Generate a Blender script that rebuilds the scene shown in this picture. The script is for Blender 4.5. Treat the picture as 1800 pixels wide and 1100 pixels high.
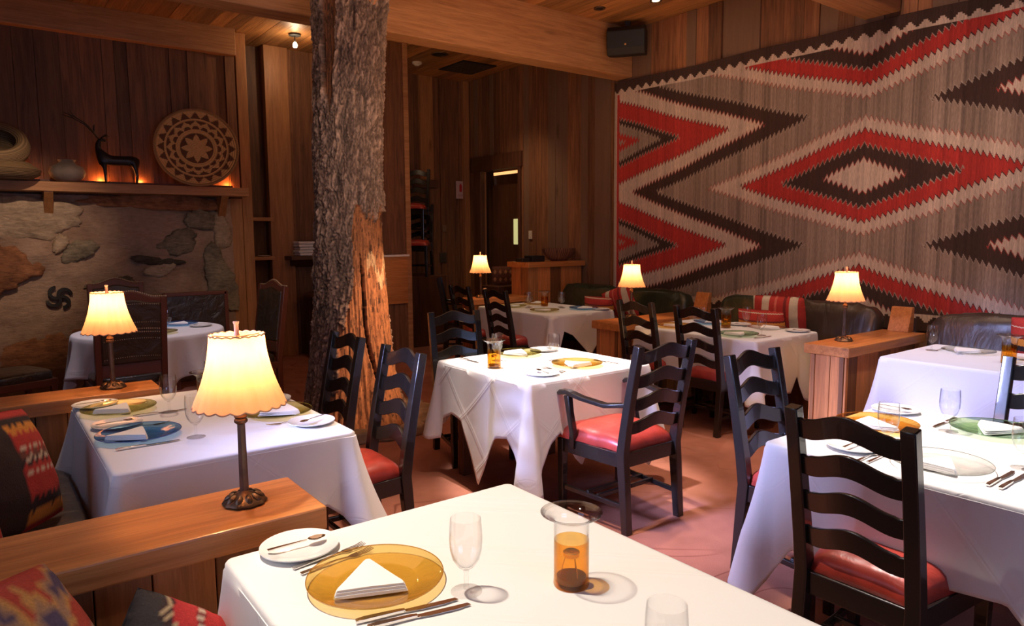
import bpy, bmesh, math, random
from mathutils import Vector, Matrix, noise, Euler
PI = math.pi
S = bpy.context.scene
COL = S.collection
for o in list(bpy.data.objects): bpy.data.objects.remove(o)

# ------------------------------------------------------------------ camera
EYE = Vector((0, 0, 1.55))
cam_d = bpy.data.cameras.new('camera'); cam = bpy.data.objects.new('camera', cam_d); COL.objects.link(cam)
p_, y_, r_ = 0.1091283, 0.92241816, -0.00684082
fw = Vector((math.cos(y_)*math.cos(p_), math.sin(y_)*math.cos(p_), -math.sin(p_)))
rt = Vector((math.sin(y_), -math.cos(y_), 0)); up = rt.cross(fw)
rr = rt*math.cos(r_) + up*math.sin(r_); uu = -rt*math.sin(r_) + up*math.cos(r_)
M = Matrix(((rr.x, uu.x, -fw.x), (rr.y, uu.y, -fw.y), (rr.z, uu.z, -fw.z))).to_4x4(); M.translation = EYE
cam.matrix_world = M
cam_d.sensor_width = 36; cam_d.lens = 1239.03/1800*36; cam_d.clip_start = 0.05
S.camera = cam

# ------------------------------------------------------------------ view, world, lights
S.view_settings.view_transform = 'Standard'; S.view_settings.look = 'None'
S.view_settings.gamma = 1; S.view_settings.use_curve_mapping = False
S.view_settings.exposure = 0.08
S.cycles.transparent_max_bounces = 32
w = bpy.data.worlds.new('world'); S.world = w; w.use_nodes = True
w.node_tree.nodes['Background'].inputs[0].default_value = (1.0, 0.55, 0.32, 1)
w.node_tree.nodes['Background'].inputs[1].default_value = 0.05

def area(name, loc, target, power, col, sx, sy, spread=180):
    d = bpy.data.lights.new(name, 'AREA'); d.energy = power; d.color = col; d.shape = 'RECTANGLE'; d.size = sx; d.size_y = sy
    d.spread = math.radians(spread)
    o = bpy.data.objects.new(name, d); COL.objects.link(o); o.location = loc
    o.rotation_euler = (Vector(target)-Vector(loc)).to_track_quat('-Z', 'Y').to_euler(); return o
def spot(name, loc, target, power, col, ang, blend=.5, size=.05):
    d = bpy.data.lights.new(name, 'SPOT'); d.energy = power; d.color = col; d.spot_size = math.radians(ang); d.spot_blend = blend; d.shadow_soft_size = size
    o = bpy.data.objects.new(name, d); COL.objects.link(o); o.location = loc
    o.rotation_euler = (Vector(target)-Vector(loc)).to_track_quat('-Z', 'Y').to_euler(); return o
BLUE = (0.36, 0.48, 1.0); WARM = (1.0, 0.66, 0.40); NEUT = (1.0, 0.86, 0.72)
area('daylight_left', (-1.2, 3.0, 2.05), (2.3, 2.35, .75), 24, (.44, .50, 1.0), .6, .6, 27)
area('daylight_rear', (1.6, -2.25, 1.75), (3.2, 3.0, 1.0), 9, BLUE, 2.0, 1.2, 150)
spot('spot_front', (0.2, 2.1, 3.85), (1.0, 1.05, .75), 520, (1.0, .86, .70), 37, .45)
spot('spot_centre', (2.3, 3.9, 3.85), (2.80, 3.38, .75), 950, (1.0, .90, .84), 26, .5)
spot('spot_right', (2.75, 1.9, 3.85), (2.95, .95, .75), 800, (1.0, .90, .82), 30, .5)
spot('spot_left', (.9, 4.6, 3.85), (.75, 3.2, .75), 170, (1.0, .74, .56), 40, .6)
spot('spot_booth', (5.0, 3.8, 3.85), (5.0, 3.6, .75), 75, (1.0, .88, .80), 40, .7)
spot('spot_booth_near', (4.9, 1.4, 3.85), (5.0, 1.5, .75), 170, (.95, .92, 1.0), 44, .7)
spot('spot_booth_far', (5.0, 5.4, 3.85), (5.0, 5.9, .75), 70, (1.0, .82, .62), 40, .7)
spot('spot_fireplace', (.9, 6.5, 3.85), (1.2, 6.8, .7), 170, (.94, .84, 1.0), 34, .7)
spot('spot_trunk', (3.7, 3.4, 3.8), (2.62, 5.2, .75), 1300, (1.0, .60, .36), 17, .8)
spot('spot_floor', (2.0, 2.4, 3.8), (1.95, 2.7, 0), 390, (1.0, .76, .58), 40, .6)
spot('spot_floor_right', (3.3, 2.6, 3.8), (3.6, 2.6, 0), 290, (1.0, .76, .58), 40, .6)
spot('spot_hearth', (.4, 5.0, 3.7), (.3, 8.7, 1.45), 230, (1.0, .70, .48), 30, .9)
spot('spot_bark', (1.5, 1.3, 3.7), (2.3, 5.3, 1.9), 210, (1.0, .74, .54), 26, .8)  # added frontal fill to brighten the trunk bark, has no fixture
spot('spot_door', (4.9, 7.6, 3.85), (6.1, 8.0, 1.4), 60, (1.0, .66, .40), 70, .9)
spot('spot_corner', (.1, .5, 3.8), (.05, 1.45, .7), 55, (1.0, .8, .62), 22, .8)  # added fill that lifts the bottom left cushion, no lamp hangs there
area('ceiling_glow', (3.0, 3.4, 3.3), (3.4, 4.2, 0), 34, (1.0, .58, .34), 4.0, 4.0)
area('beam_glow', (3.6, 3.6, 1.2), (4.2, 5.2, 3.9), 20, (1.0, .55, .26), 2.0, 2.0, 120)
spot('rug_wash', (3.9, 3.0, 3.8), (6.3, 3.0, 2.0), 275, (1.0, .66, .46), 105, .9, .3)
spot('rug_wash_low', (5.0, 1.2, 3.8), (6.3, 2.2, 1.0), 75, (1.0, .72, .58), 80, .9, .3)

# ------------------------------------------------------------------ mesh builder
class MB:
    def __init__(s): s.v = []; s.f = []; s.c = None; s.fa = []
    def add(s, vs, fs, tone=None):
        n = len(s.v); s.v += [tuple(v) for v in vs]
        for f in fs: s.f.append(tuple(i+n for i in f)); s.fa.append(tone)
        return s
    def box(s, x0, x1, y0, y1, z0, z1, tone=None, M=None):
        vs = [Vector((x, y, z)) for x in (x0, x1) for y in (y0, y1) for z in (z0, z1)]
        if M: vs = [M @ v for v in vs]
        return s.add(vs, [(0, 1, 3, 2), (4, 6, 7, 5), (0, 4, 5, 1), (2, 3, 7, 6), (0, 2, 6, 4), (1, 5, 7, 3)], tone)
    def sweep(s, pts, size, upv=(0, 0, 1)):
        # rectangular section swept along pts; size = (width along side, height along normal) or list of them
        n = len(pts); pts = [Vector(p) for p in pts]; vs = []
        for i, p in enumerate(pts):
            t = (pts[min(i+1, n-1)]-pts[max(i-1, 0)]).normalized(); sd = t.cross(Vector(upv)).normalized(); nn = sd.cross(t)
            w_, h_ = size[i] if isinstance(size, list) else size
            for a, b in ((-1, -1), (1, -1), (1, 1), (-1, 1)): vs.append(p+sd*(a*w_/2)+nn*(b*h_/2))
        fs = [(3, 2, 1, 0), tuple(4*(n-1)+k for k in range(4))]
        for i in range(n-1):
            for k in range(4): fs.append((4*i+k, 4*i+(k+1) % 4, 4*i+4+(k+1) % 4, 4*i+4+k))
        return s.add(vs, fs)
    def tube(s, pts, rad, seg=8, closed=False):
        n = len(pts); pts = [Vector(p) for p in pts]; vs = []; fs = []; ref = None
        for i, p in enumerate(pts):
            a, b = (pts[(i-1) % n], pts[(i+1) % n]) if closed else (pts[max(i-1, 0)], pts[min(i+1, n-1)])
            t = (b-a).normalized()
            if ref is None: ref = Vector((0, 0, 1)) if abs(t.z) < .9 else Vector((1, 0, 0))
            e1 = (ref-t*ref.dot(t)).normalized(); e2 = t.cross(e1); ref = e1
            r = rad[i] if isinstance(rad, (list, tuple)) else rad
            for k in range(seg):
                an = 2*PI*k/seg; vs.append(p+e1*(r*math.cos(an))+e2*(r*math.sin(an)))
        m = n if closed else n-1
        for i in range(m):
            j = (i+1) % n
            for k in range(seg): fs.append((i*seg+k, i*seg+(k+1) % seg, j*seg+(k+1) % seg, j*seg+k))
        if not closed: fs += [tuple(range(seg))[::-1], tuple((n-1)*seg+k for k in range(seg))]
        return s.add(vs, fs)
    def lathe(s, prof, seg=32, rfun=None, M=None, close=False):
        vs = []; fs = []; n = len(prof)
        for i, (r, z) in enumerate(prof):
            for k in range(seg):
                a = 2*PI*k/seg; q = r*(rfun(a, i, z) if rfun else 1)
                vs.append(Vector((q*math.cos(a), q*math.sin(a), z)))
        if M: vs = [M @ v for v in vs]
        for i in range(n-1 if not close else n):
            j = (i+1) % n
            for k in range(seg): fs.append((i*seg+k, i*seg+(k+1) % seg, j*seg+(k+1) % seg, j*seg+k))
        if not close:
            if prof[0][0] > 1e-6: pass
            for i in (0, n-1):
                if 0 < prof[i][0] < 1e-3: fs.append(tuple(i*seg+k for k in range(seg)))
        return s.add(vs, fs)
    def prism(s, poly, d0, d1, fn):
        # poly 2d outline extruded between d0 and d1; fn(a,b,d) -> vector
        n = len(poly); vs = [fn(a, b, d0) for a, b in poly]+[fn(a, b, d1) for a, b in poly]
        return s.add(vs, [tuple(range(n))[::-1], tuple(range(n, 2*n))]+[(i, (i+1) % n, n+(i+1) % n, n+i) for i in range(n)])
    def build(s, name, mat, parent=None, smooth=0, bevel=0, solid=0, sub=0, colfn=None):
        me = bpy.data.meshes.new(name); me.from_pydata([tuple(v) for v in s.v], [], s.f); me.update()
        bm = bmesh.new(); bm.from_mesh(me); bmesh.ops.recalc_face_normals(bm, faces=bm.faces) if len(s.f) < 60000 else None; bm.to_mesh(me); bm.free()
        if any(t is not None for t in s.fa):
            at = me.attributes.new('tone', 'FLOAT', 'FACE'); at.data.foreach_set('value', [t if t is not None else .5 for t in s.fa])
        if colfn:
            ca = me.color_attributes.new('pattern', 'FLOAT_COLOR', 'POINT'); buf = []
            for v in s.v: c = colfn(v); buf += [c[0], c[1], c[2], 1]
            ca.data.foreach_set('color', buf)
        me.materials.append(mat)
        if smooth:
            me.polygons.foreach_set('use_smooth', [True]*len(me.polygons))
            if smooth < 180: me.set_sharp_from_angle(angle=math.radians(smooth))
        o = bpy.data.objects.new(name, me); COL.objects.link(o)
        if parent: o.parent = parent
        if bevel: m = o.modifiers.new('bevel', 'BEVEL'); m.width = bevel; m.segments = 2; m.limit_method = 'ANGLE'; m.angle_limit = math.radians(40)
        if solid: m = o.modifiers.new('solid', 'SOLIDIFY'); m.thickness = solid; m.offset = 0
        if sub: m = o.modifiers.new('sub', 'SUBSURF'); m.levels = m.render_levels = sub
        return o

def tag(o, label=None, cat=None, group=None, kind=None):
    if label: o['label'] = label
    if cat: o['category'] = cat
    if group: o['group'] = group
    if kind: o['kind'] = kind
    return o
def thing(name, label, cat, loc=(0, 0, 0), rz=0, group=None):
    o = bpy.data.objects.new(name, None); COL.objects.link(o); o.empty_display_size = .1
    o.location = loc; o.rotation_euler = (0, 0, rz); return tag(o, label, cat, group)
def kids(o): return [c for c in bpy.data.objects if c.parent == o]
def dup(o, loc, rz, label=None, group=None, parent=None, top=True, sc=None):
    c = o.copy(); COL.objects.link(c)
    if top:
        c.location = loc; c.rotation_euler = (o.rotation_euler[0], o.rotation_euler[1], rz)
        if label: c['label'] = label
        if group: c['group'] = group
    else: c.parent = parent
    for k in KIDS.get(o, None) or kids(o): dup(k, None, None, parent=c, top=False)
    return c
KIDS = {}
class Proto:
    """first use moves the prototype itself, later uses copy it with all of its parts"""
    def __init__(s, root): s.root = root; s.used = False
    def put(s, loc, rz, label, group=None):
        if not s.used:
            s.used = True; r = s.root; r.location = loc; r.rotation_euler = (r.rotation_euler[0], r.rotation_euler[1], rz)
            r['label'] = label
            if group: r['group'] = group
            return r
        return dup(s.root, loc, rz, label, group)

# ------------------------------------------------------------------ materials
def nmat(name):
    m = bpy.data.materials.new(name); m.use_nodes = True; nt = m.node_tree; return m, nt, nt.nodes['Principled BSDF'], nt.nodes['Material Output']
def nd(nt, t, **k):
    n = nt.nodes.new(t)
    for a, b in k.items(): setattr(n, a, b)
    return n
def val(nt, sock, v):
    if hasattr(v, 'links') or isinstance(v, bpy.types.NodeSocket): nt.links.new(v, sock)
    else: sock.default_value = v
def mathn(nt, op, a, b=0.0, c=None, clamp=False):
    n = nd(nt, 'ShaderNodeMath', operation=op, use_clamp=clamp); val(nt, n.inputs[0], a); val(nt, n.inputs[1], b)
    if c is not None: val(nt, n.inputs[2], c)
    return n.outputs[0]
def mixc(nt, f, a, b, mode='MIX'):
    n = nd(nt, 'ShaderNodeMix', data_type='RGBA', blend_type=mode); val(nt, n.inputs[0], f)
    for s_, v in ((n.inputs[6], a), (n.inputs[7], b)):
        if isinstance(v, bpy.types.NodeSocket): nt.links.new(v, s_)
        else: s_.default_value = (*v[:3], 1)
    return n.outputs[2]
def ramp(nt, f, stops, interp='LINEAR'):
    n = nd(nt, 'ShaderNodeValToRGB'); cr = n.color_ramp; cr.interpolation = interp
    while len(cr.elements) < len(stops): cr.elements.new(.5)
    for e, (p, c) in zip(cr.elements, stops): e.position = p; e.color = (*c[:3], 1) if hasattr(c, '__len__') else (c, c, c, 1)
    nt.links.new(f, n.inputs[0]); return n.outputs[0]
def objco(nt, scale=(1, 1, 1), rot=(0, 0, 0)):
    t = nd(nt, 'ShaderNodeTexCoord'); m = nd(nt, 'ShaderNodeMapping'); nt.links.new(t.outputs['Object'], m.inputs[0])
    m.inputs['Scale'].default_value = scale; m.inputs['Rotation'].default_value = rot; return m.outputs[0]
def noisen(nt, co, scale, detail=4, rough=.6, dist=0.0):
    n = nd(nt, 'ShaderNodeTexNoise'); nt.links.new(co, n.inputs['Vector']); n.inputs['Scale'].default_value = scale
    n.inputs['Detail'].default_value = detail; n.inputs['Roughness'].default_value = rough; n.inputs['Distortion'].default_value = dist; return n.outputs[0]
def bump(nt, b, h, strength=.3, dist=.01):
    n = nd(nt, 'ShaderNodeBump'); n.inputs['Strength'].default_value = strength; n.inputs['Distance'].default_value = dist
    nt.links.new(h, n.inputs['Height']); nt.links.new(n.outputs[0], b.inputs['Normal'])
def plain(name, col, rough=.5, metal=0, spec=.5, bumpy=0, bs=40, coat=0, var=0.0):
    m, nt, b, o = nmat(name); b.inputs['Base Color'].default_value = (*col, 1); b.inputs['Roughness'].default_value = rough
    b.inputs['Metallic'].default_value = metal; b.inputs['Specular IOR Level'].default_value = spec; b.inputs['Coat Weight'].default_value = coat
    co = objco(nt); n = noisen(nt, co, bs)
    if var: nt.links.new(mixc(nt, ramp(nt, noisen(nt, co, bs*.25), [(.35, 0), (.65, 1)]), [c*(1-var) for c in col], [min(1, c*(1+var)) for c in col]), b.inputs['Base Color'])
    if bumpy: bump(nt, b, n, bumpy, .003)
    return m
def wood(name, c1, c2, axis='Z', rough=.5, tone=False, gscale=1.0, knots=.5, bstr=.25, c3=None, coat=0):
    m, nt, b, o = nmat(name)
    sc = {'X': (.9, 14, 14), 'Y': (14, .9, 14), 'Z': (14, 14, .9)}[axis]
    co = objco(nt, tuple(s_*gscale for s_ in sc)); co2 = objco(nt, {'X': (1.2, 5, 5), 'Y': (5, 1.2, 5), 'Z': (5, 5, 1.2)}[axis])
    vec = co
    if tone:
        a = nd(nt, 'ShaderNodeAttribute', attribute_name='tone'); ad = nd(nt, 'ShaderNodeVectorMath', operation='ADD')
        cm = nd(nt, 'ShaderNodeCombineXYZ'); t7 = mathn(nt, 'MULTIPLY', a.outputs['Fac'], 37.0)
        for i in range(3): nt.links.new(t7, cm.inputs[i])
        nt.links.new(co, ad.inputs[0]); nt.links.new(cm.outputs[0], ad.inputs[1]); vec = ad.outputs[0]
    g = noisen(nt, vec, 1.6, 6, .65, .6); g2 = noisen(nt, vec, 6.0, 3, .6)
    base = ramp(nt, g, [(.3, c1), (.62, c2)])
    fine = ramp(nt, g2, [(.3, .72), (.6, 1.0)]); base = mixc(nt, .7, base, fine, 'MULTIPLY')
    if tone:
        tn = ramp(nt, a.outputs['Fac'], [(0, (.42, .40, .40)), (.5, (.9, .9, .9)), (1, (1.45, 1.3, 1.15))]); base = mixc(nt, 1.0, base, tn, 'MULTIPLY')
        if c3:
            fr = mathn(nt, 'FRACT', mathn(nt, 'MULTIPLY', a.outputs['Fac'], 13.7)); base = mixc(nt, mathn(nt, 'GREATER_THAN', fr, .62), base, mixc(nt, g, [c*.6 for c in c3], c3))
    if knots:
        v = nd(nt, 'ShaderNodeTexVoronoi'); nt.links.new(co2, v.inputs['Vector']); v.inputs['Scale'].default_value = .7
        k = ramp(nt, v.outputs['Distance'], [(.04, 1), (.11, 0)]); base = mixc(nt, mathn(nt, 'MULTIPLY', k, knots), base, [c*.25 for c in c1])
    nt.links.new(base, b.inputs['Base Color']); b.inputs['Roughness'].default_value = rough; b.inputs['Coat Weight'].default_value = coat
    b.inputs['Coat Roughness'].default_value = .15
    bump(nt, b, g2, bstr, .004); return m
def thin_glass(name, col, edge, gloss=.12, rough=.02, dens=1.0, ex=2.2):
    """thin glass sheet: coloured transmission, darker where seen edge-on, with a clear reflection"""
    m, nt, b, o = nmat(name); nt.nodes.remove(b)
    lw = nd(nt, 'ShaderNodeLayerWeight'); lw.inputs[0].default_value = .35
    f = mathn(nt, 'POWER', lw.outputs['Facing'], ex)
    tr = nd(nt, 'ShaderNodeBsdfTransparent'); nt.links.new(mixc(nt, mathn(nt, 'MULTIPLY', f, dens, clamp=True), col, edge), tr.inputs[0])
    gl = nd(nt, 'ShaderNodeBsdfGlossy'); gl.inputs['Roughness'].default_value = rough
    l2 = nd(nt, 'ShaderNodeLayerWeight'); l2.inputs[0].default_value = .5
    sch = mathn(nt, 'MULTIPLY_ADD', mathn(nt, 'POWER', l2.outputs['Facing'], 4.0), .75, .02+gloss*.3, clamp=True)
    mx = nd(nt, 'ShaderNodeMixShader'); nt.links.new(sch, mx.inputs[0]); nt.links.new(tr.outputs[0], mx.inputs[1]); nt.links.new(gl.outputs[0], mx.inputs[2])
    nt.links.new(mx.outputs[0], o.inputs[0]); return m
def emit(name, col, st):
    m, nt, b, o = nmat(name); b.inputs['Base Color'].default_value = (*col, 1); b.inputs['Emission Color'].default_value = (*col, 1); b.inputs['Emission Strength'].default_value = st; return m
def attrmat(name, rough=.85, bs=.4, bscale=120, var=.25, stretch=(1, 1, 1), extra=None):
    m, nt, b, o = nmat(name); a = nd(nt, 'ShaderNodeAttribute', attribute_name='pattern'); co = objco(nt, stretch)
    n = noisen(nt, co, bscale, 3); v = ramp(nt, n, [(.25, 1-var), (.75, 1+var*.4)])
    nt.links.new(mixc(nt, 1.0, a.outputs['Color'], v, 'MULTIPLY'), b.inputs['Base Color']); b.inputs['Roughness'].default_value = rough
    bump(nt, b, n, bs, .004); return m
def stripes(name, axis, stops, per=1.0, off=0.0, rough=.9, jag=0.0, jf=60.0):
    """woven stripes across one object axis"""
    m, nt, b, o = nmat(name); co = objco(nt); sp = nd(nt, 'ShaderNodeSeparateXYZ'); nt.links.new(co, sp.inputs[0])
    x = sp.outputs['XYZ'.index(axis)]; oth = sp.outputs[{'X': 2, 'Y': 2, 'Z': 0}[axis]]
    if jag:
        pp = mathn(nt, 'PINGPONG', mathn(nt, 'MULTIPLY', oth, jf), 1.0); x = mathn(nt, 'MULTIPLY_ADD', pp, jag, x)
    f = mathn(nt, 'FRACT', mathn(nt, 'MULTIPLY_ADD', x, 1/per, off))
    c = ramp(nt, f, stops, 'CONSTANT'); n = noisen(nt, co, 180, 2); c = mixc(nt, 1.0, c, ramp(nt, n, [(.2, .75), (.8, 1.15)]), 'MULTIPLY')
    nt.links.new(c, b.inputs['Base Color']); b.inputs['Roughness'].default_value = rough; bump(nt, b, n, .5, .003); return m
def leather(name, col, rough=.35, wr=.5, sc=(6, 6, 6), coat=.2):
    m, nt, b, o = nmat(name); co = objco(nt, sc); n = noisen(nt, co, 1.2, 4, .6, .8); n2 = noisen(nt, objco(nt), 90, 2)
    nt.links.new(mixc(nt, ramp(nt, n, [(.3, 0), (.7, 1)]), [c*.6 for c in col], [c*1.25 for c in col]), b.inputs['Base Color'])
    b.inputs['Roughness'].default_value = rough; b.inputs['Coat Weight'].default_value = coat; b.inputs['Coat Roughness'].default_value = .25
    h = mathn(nt, 'MULTIPLY_ADD', n2, .04, n); bump(nt, b, h, wr, .03); return m

M_plank = wood('plank_wood', (.12, .045, .018), (.30, .125, .05), 'Z', .6, tone=True, knots=.6)
M_plankr = wood('rough_plank_wood', (.14, .055, .025), (.36, .16, .07), 'Z', .7, tone=True, knots=.5, bstr=.6, c3=(.26, .145, .085))
M_ceil = wood('ceiling_wood', (.26, .10, .03), (.52, .25, .085), 'Y', .5, tone=True, knots=.8)
M_beam = wood('beam_wood', (.36, .15, .055), (.55, .27, .11), 'X', .55, knots=.7)
M_div = wood('divider_cap_wood', (.44, .145, .035), (.66, .26, .075), 'X', .38, knots=.6, coat=.25)
M_divp = wood('divider_panel_wood', (.34, .13, .04), (.60, .25, .085), 'Z', .5, tone=True, knots=.5)
M_trim = wood('trim_wood', (.28, .11, .04), (.45, .20, .07), 'Z', .5, knots=.5)
M_dtrim = wood('dark_trim_wood', (.07, .025, .012), (.13, .05, .022), 'Z', .5, knots=.3)
M_black = plain('black_lacquered_wood', (.012, .009, .008), .27, spec=.5, bumpy=.12, bs=60, coat=.35)
M_red = leather('red_leather', (.43, .048, .032), .34, .18, (5, 5, 5))
M_green = leather('green_leather', (.020, .034, .018), .3, .5, (4, 8, 3), .35)
M_brown = leather('dark_brown_leather', (.050, .032, .022), .38, .4, (4, 7, 3), .3)
M_oldl = leather('aged_leather', (.055, .036, .022), .3, .5, (7, 7, 7), .3)
M_chairw = plain('red_brown_wood', (.14, .035, .015), .4, bumpy=.1, coat=.2)
M_iron = plain('bronze_metal', (.16, .10, .06), .42, .85, bumpy=.25, bs=90, var=.3)
M_brass = plain('brass_metal', (.75, .52, .22), .25, 1)
M_steel = plain('silver_cutlery', (.78, .74, .70), .14, 1)
M_china = plain('white_china', (.86, .86, .84), .12, spec=.6, coat=.5)
M_dark = plain('black_plastic', (.010, .009, .009), .6)
M_white = plain('white_plastic', (.7, .62, .52), .5)
M_stem = plain('lamp_post_metal', (.13, .085, .06), .4, .7, var=.25, bs=60)

def cloth_mat(name, col):
    m, nt, b, o = nmat(name); b.inputs['Base Color'].default_value = (*col, 1); b.inputs['Roughness'].default_value = .85
    b.inputs['Sheen Weight'].default_value = .2
    co = objco(nt); sp = nd(nt, 'ShaderNodeSeparateXYZ'); nt.links.new(co, sp.inputs[0]); X, Y, Z = sp.outputs
    xy = mathn(nt, 'ADD', X, Y); out = None
    for s_ in (1, -1):
        d = mathn(nt, 'FRACT', mathn(nt, 'MULTIPLY_ADD', mathn(nt, 'MULTIPLY_ADD', Z, s_, xy), 2.15, .31))
        l = ramp(nt, d, [(.44, 0), (.485, .8), (.5, .3), (.515, .8), (.56, 0)]); out = l if out is None else mathn(nt, 'ADD', out, l)
    nz = noisen(nt, co, 5, 3); h = mathn(nt, 'MULTIPLY_ADD', nz, .5, mathn(nt, 'MULTIPLY', out, .45)); bump(nt, b, h, .34, .007); return m
M_cloth = cloth_mat('white_linen', (.82, .80, .78))
M_napkin = plain('napkin_linen', (.86, .84, .81), .85, bumpy=.2, bs=300)
G_clear = thin_glass('clear_glass', (0.99, 0.99, 0.99), (0.62, 0.63, 0.66), 0.10, dens=1.0, ex=3.2)
G_amber = thin_glass('amber_glass', (0.97, 0.84, 0.5), (0.72, 0.42, 0.08), 0.22, dens=1)
G_orange = thin_glass('orange_glass', (0.96, 0.76, 0.4), (0.7, 0.36, 0.06), 0.22, dens=1)
G_olive = thin_glass('olive_glass', (0.94, 0.91, 0.68), (0.52, 0.46, 0.16), 0.22, dens=1)
G_yellow = thin_glass('yellow_glass', (0.97, 0.96, 0.74), (0.72, 0.68, 0.28), 0.22, dens=1)
G_blue = thin_glass('blue_glass', (0.6, 0.82, 0.97), (0.14, 0.36, 0.78), 0.22, dens=1)
G_green = thin_glass('green_glass', (0.82, 0.93, 0.8), (0.3, 0.5, 0.34), 0.22, dens=1)
G_pale = thin_glass('pale_grey_glass', (0.99, 0.99, 0.985), (0.82, 0.85, 0.82), 0.08, dens=1)
G_hur = thin_glass('amber_vase_glass', (0.98, 0.76, 0.34), (0.62, 0.3, 0.05), 0.08, dens=1)
G_smoke = thin_glass('smoky_rim_glass', (0.93, 0.93, 0.93), (0.3, 0.3, 0.32), 0.2, dens=1)

# ------------------------------------------------------------------ room
XW, YF, ZC = 6.3, 9.45, 3.93
def struct(o): o['kind'] = 'structure'; return o
rnd = random.Random(4)
def boards(mb, u0, u1, fn, wr, tr=(0, .012), rg=rnd, gap=.003, tone=(0, 1)):
    u = u0
    while u < u1-1e-4:
        w_ = min(rg.uniform(*wr), u1-u)
        if u1-u-w_ < wr[0]*.5: w_ = u1-u
        fn(mb, u+gap/2, u+w_-gap/2, rg.uniform(*tr), rg.uniform(*tone)); u += w_
# carpet
def carpet():
    m, nt, b, o = nmat('carpet'); co = objco(nt)
    n = noisen(nt, co, 1.1, 2, .5, .4); swirl = mathn(nt, 'PINGPONG', mathn(nt, 'MULTIPLY', n, 16), 1.0)
    ln = ramp(nt, swirl, [(0.0, 1), (.10, 0)]); mask = ramp(nt, noisen(nt, co, .9, 1), [(.45, 0), (.6, 1)])
    f = noisen(nt, co, 260, 2); base = mixc(nt, f, (.30, .10, .065), (.52, .225, .155)); big = ramp(nt, noisen(nt, co, 2.2, 3), [(.3, .7), (.7, 1.1)])
    base = mixc(nt, 1, base, big, 'MULTIPLY')
    base = mixc(nt, mathn(nt, 'MULTIPLY', mathn(nt, 'MULTIPLY', ln, mask), .8), base, (.16, .045, .03))
    nt.links.new(base, b.inputs['Base Color']); b.inputs['Roughness'].default_value = .95; b.inputs['Specular IOR Level'].default_value = .1; bump(nt, b, f, .5, .004); return m
mb = MB(); mb.box(-1.5, XW, -2.6, YF, -.1, 0); struct(mb.build('floor', carpet()))
mb = MB()
boards(mb, -1.5, XW+.02, lambda m, a, b, d, t: m.box(a, b, -2.6, YF+.02, ZC+d*.3, ZC+.06, t), (.13, .17), tone=(.25, .85))
mb.box(-1.6, XW+.1, -2.7, YF+.1, ZC+.06, ZC+.1, .3); struct(mb.build('ceiling', M_ceil))
# right wall of rough mixed planks with the doorway cut out
DY0, DY1, DZ = 8.10, 9.03, 2.53
def rw(m, a, b, d, t):
    z0 = 0
    if a < DY1 and b > DY0: z0 = DZ
    m.box(XW-d, XW+.06, a, b, z0, ZC, t)
mb = MB()
rg = random.Random(11)
boards(mb, -2.6, 6.15, rw, (.09, .20), (0, .022), rg, tone=(.15, 1)); boards(mb, 6.15, DY0, rw, (.09, .16), (0, .015), rg, tone=(.2, .7)); boards(mb, DY0, DY1, rw, (.09, .16), (0, .015), rg, tone=(.2, .6)); boards(mb, DY1, YF, rw, (.09, .16), (0, .015), rg, tone=(.2, .6))
struct(mb.build('wall_right', M_plankr))
# far walls: behind the door nook, behind the tree, fireplace wall
mb = MB(); boards(mb, 4.4, XW, lambda m, a, b, d, t: m.box(a, b, YF-d, YF+.06, 0, ZC, t), (.10, .19), (0, .02), tone=(.15, .6)); struct(mb.build('wall_far', M_plank))
mb = MB(); boards(mb, 3.02, 4.4, lambda m, a, b, d, t: m.box(a, b, 9.15-d, 9.25, 0, ZC, t), (.16, .26), (0, .02), tone=(.35, .75))
mb.box(4.36, 4.42, 9.2, 9.5, 0, ZC, .3); struct(mb.build('wall_back', M_plank))
mb = MB(); boards(mb, -1.5, 2.56, lambda m, a, b, d, t: m.box(a, b, 8.75-d, 8.85, 2.0, ZC, t), (.10, .24), (0, .045), random.Random(7), tone=(.15, .6)); struct(mb.build('wall_fireplace', M_plank))
mb = MB(); mb.box(2.56, 3.10, 9.25, 9.36, 0, ZC, .15); mb.box(2.56, 2.60, 8.80, 9.3, 0, ZC, .2); struct(mb.build('wall_alcove', M_plank))
mb = MB(); boards(mb, -2.6, 8.8, lambda m, a, b, d, t: m.box(-1.5, -1.44+d, a, b, 0, .95, t), (.12, .2)); 
boards(mb, -2.6, .9, lambda m, a, b, d, t: m.box(-1.5, -1.44+d, a, b, .95, 2.7, t), (.12, .2)); boards(mb, 3.1, 8.8, lambda m, a, b, d, t: m.box(-1.5, -1.44+d, a, b, .95, 2.7, t), (.12, .2))
boards(mb, -2.6, 8.8, lambda m, a, b, d, t: m.box(-1.5, -1.44+d, a, b, 2.7, ZC, t), (.12, .2)); struct(mb.build('wall_left', M_plank))
mb = MB(); boards(mb, -1.5, XW, lambda m, a, b, d, t: m.box(a, b, -2.6, -2.54+d, 0, .95, t), (.12, .2)); boards(mb, -1.5, XW, lambda m, a, b, d, t: m.box(a, b, -2.6, -2.54+d, 2.6, ZC, t), (.12, .2))
boards(mb, -1.5, .3, lambda m, a, b, d, t: m.box(a, b, -2.6, -2.54+d, .95, 2.6, t), (.12, .2)); boards(mb, 3.0, XW, lambda m, a, b, d, t: m.box(a, b, -2.6, -2.54+d, .95, 2.6, t), (.12, .2)); struct(mb.build('wall_rear', M_plank))
M_sky = emit('daylight_window_pane', (.45, .6, 1.0), 1.5)
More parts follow.
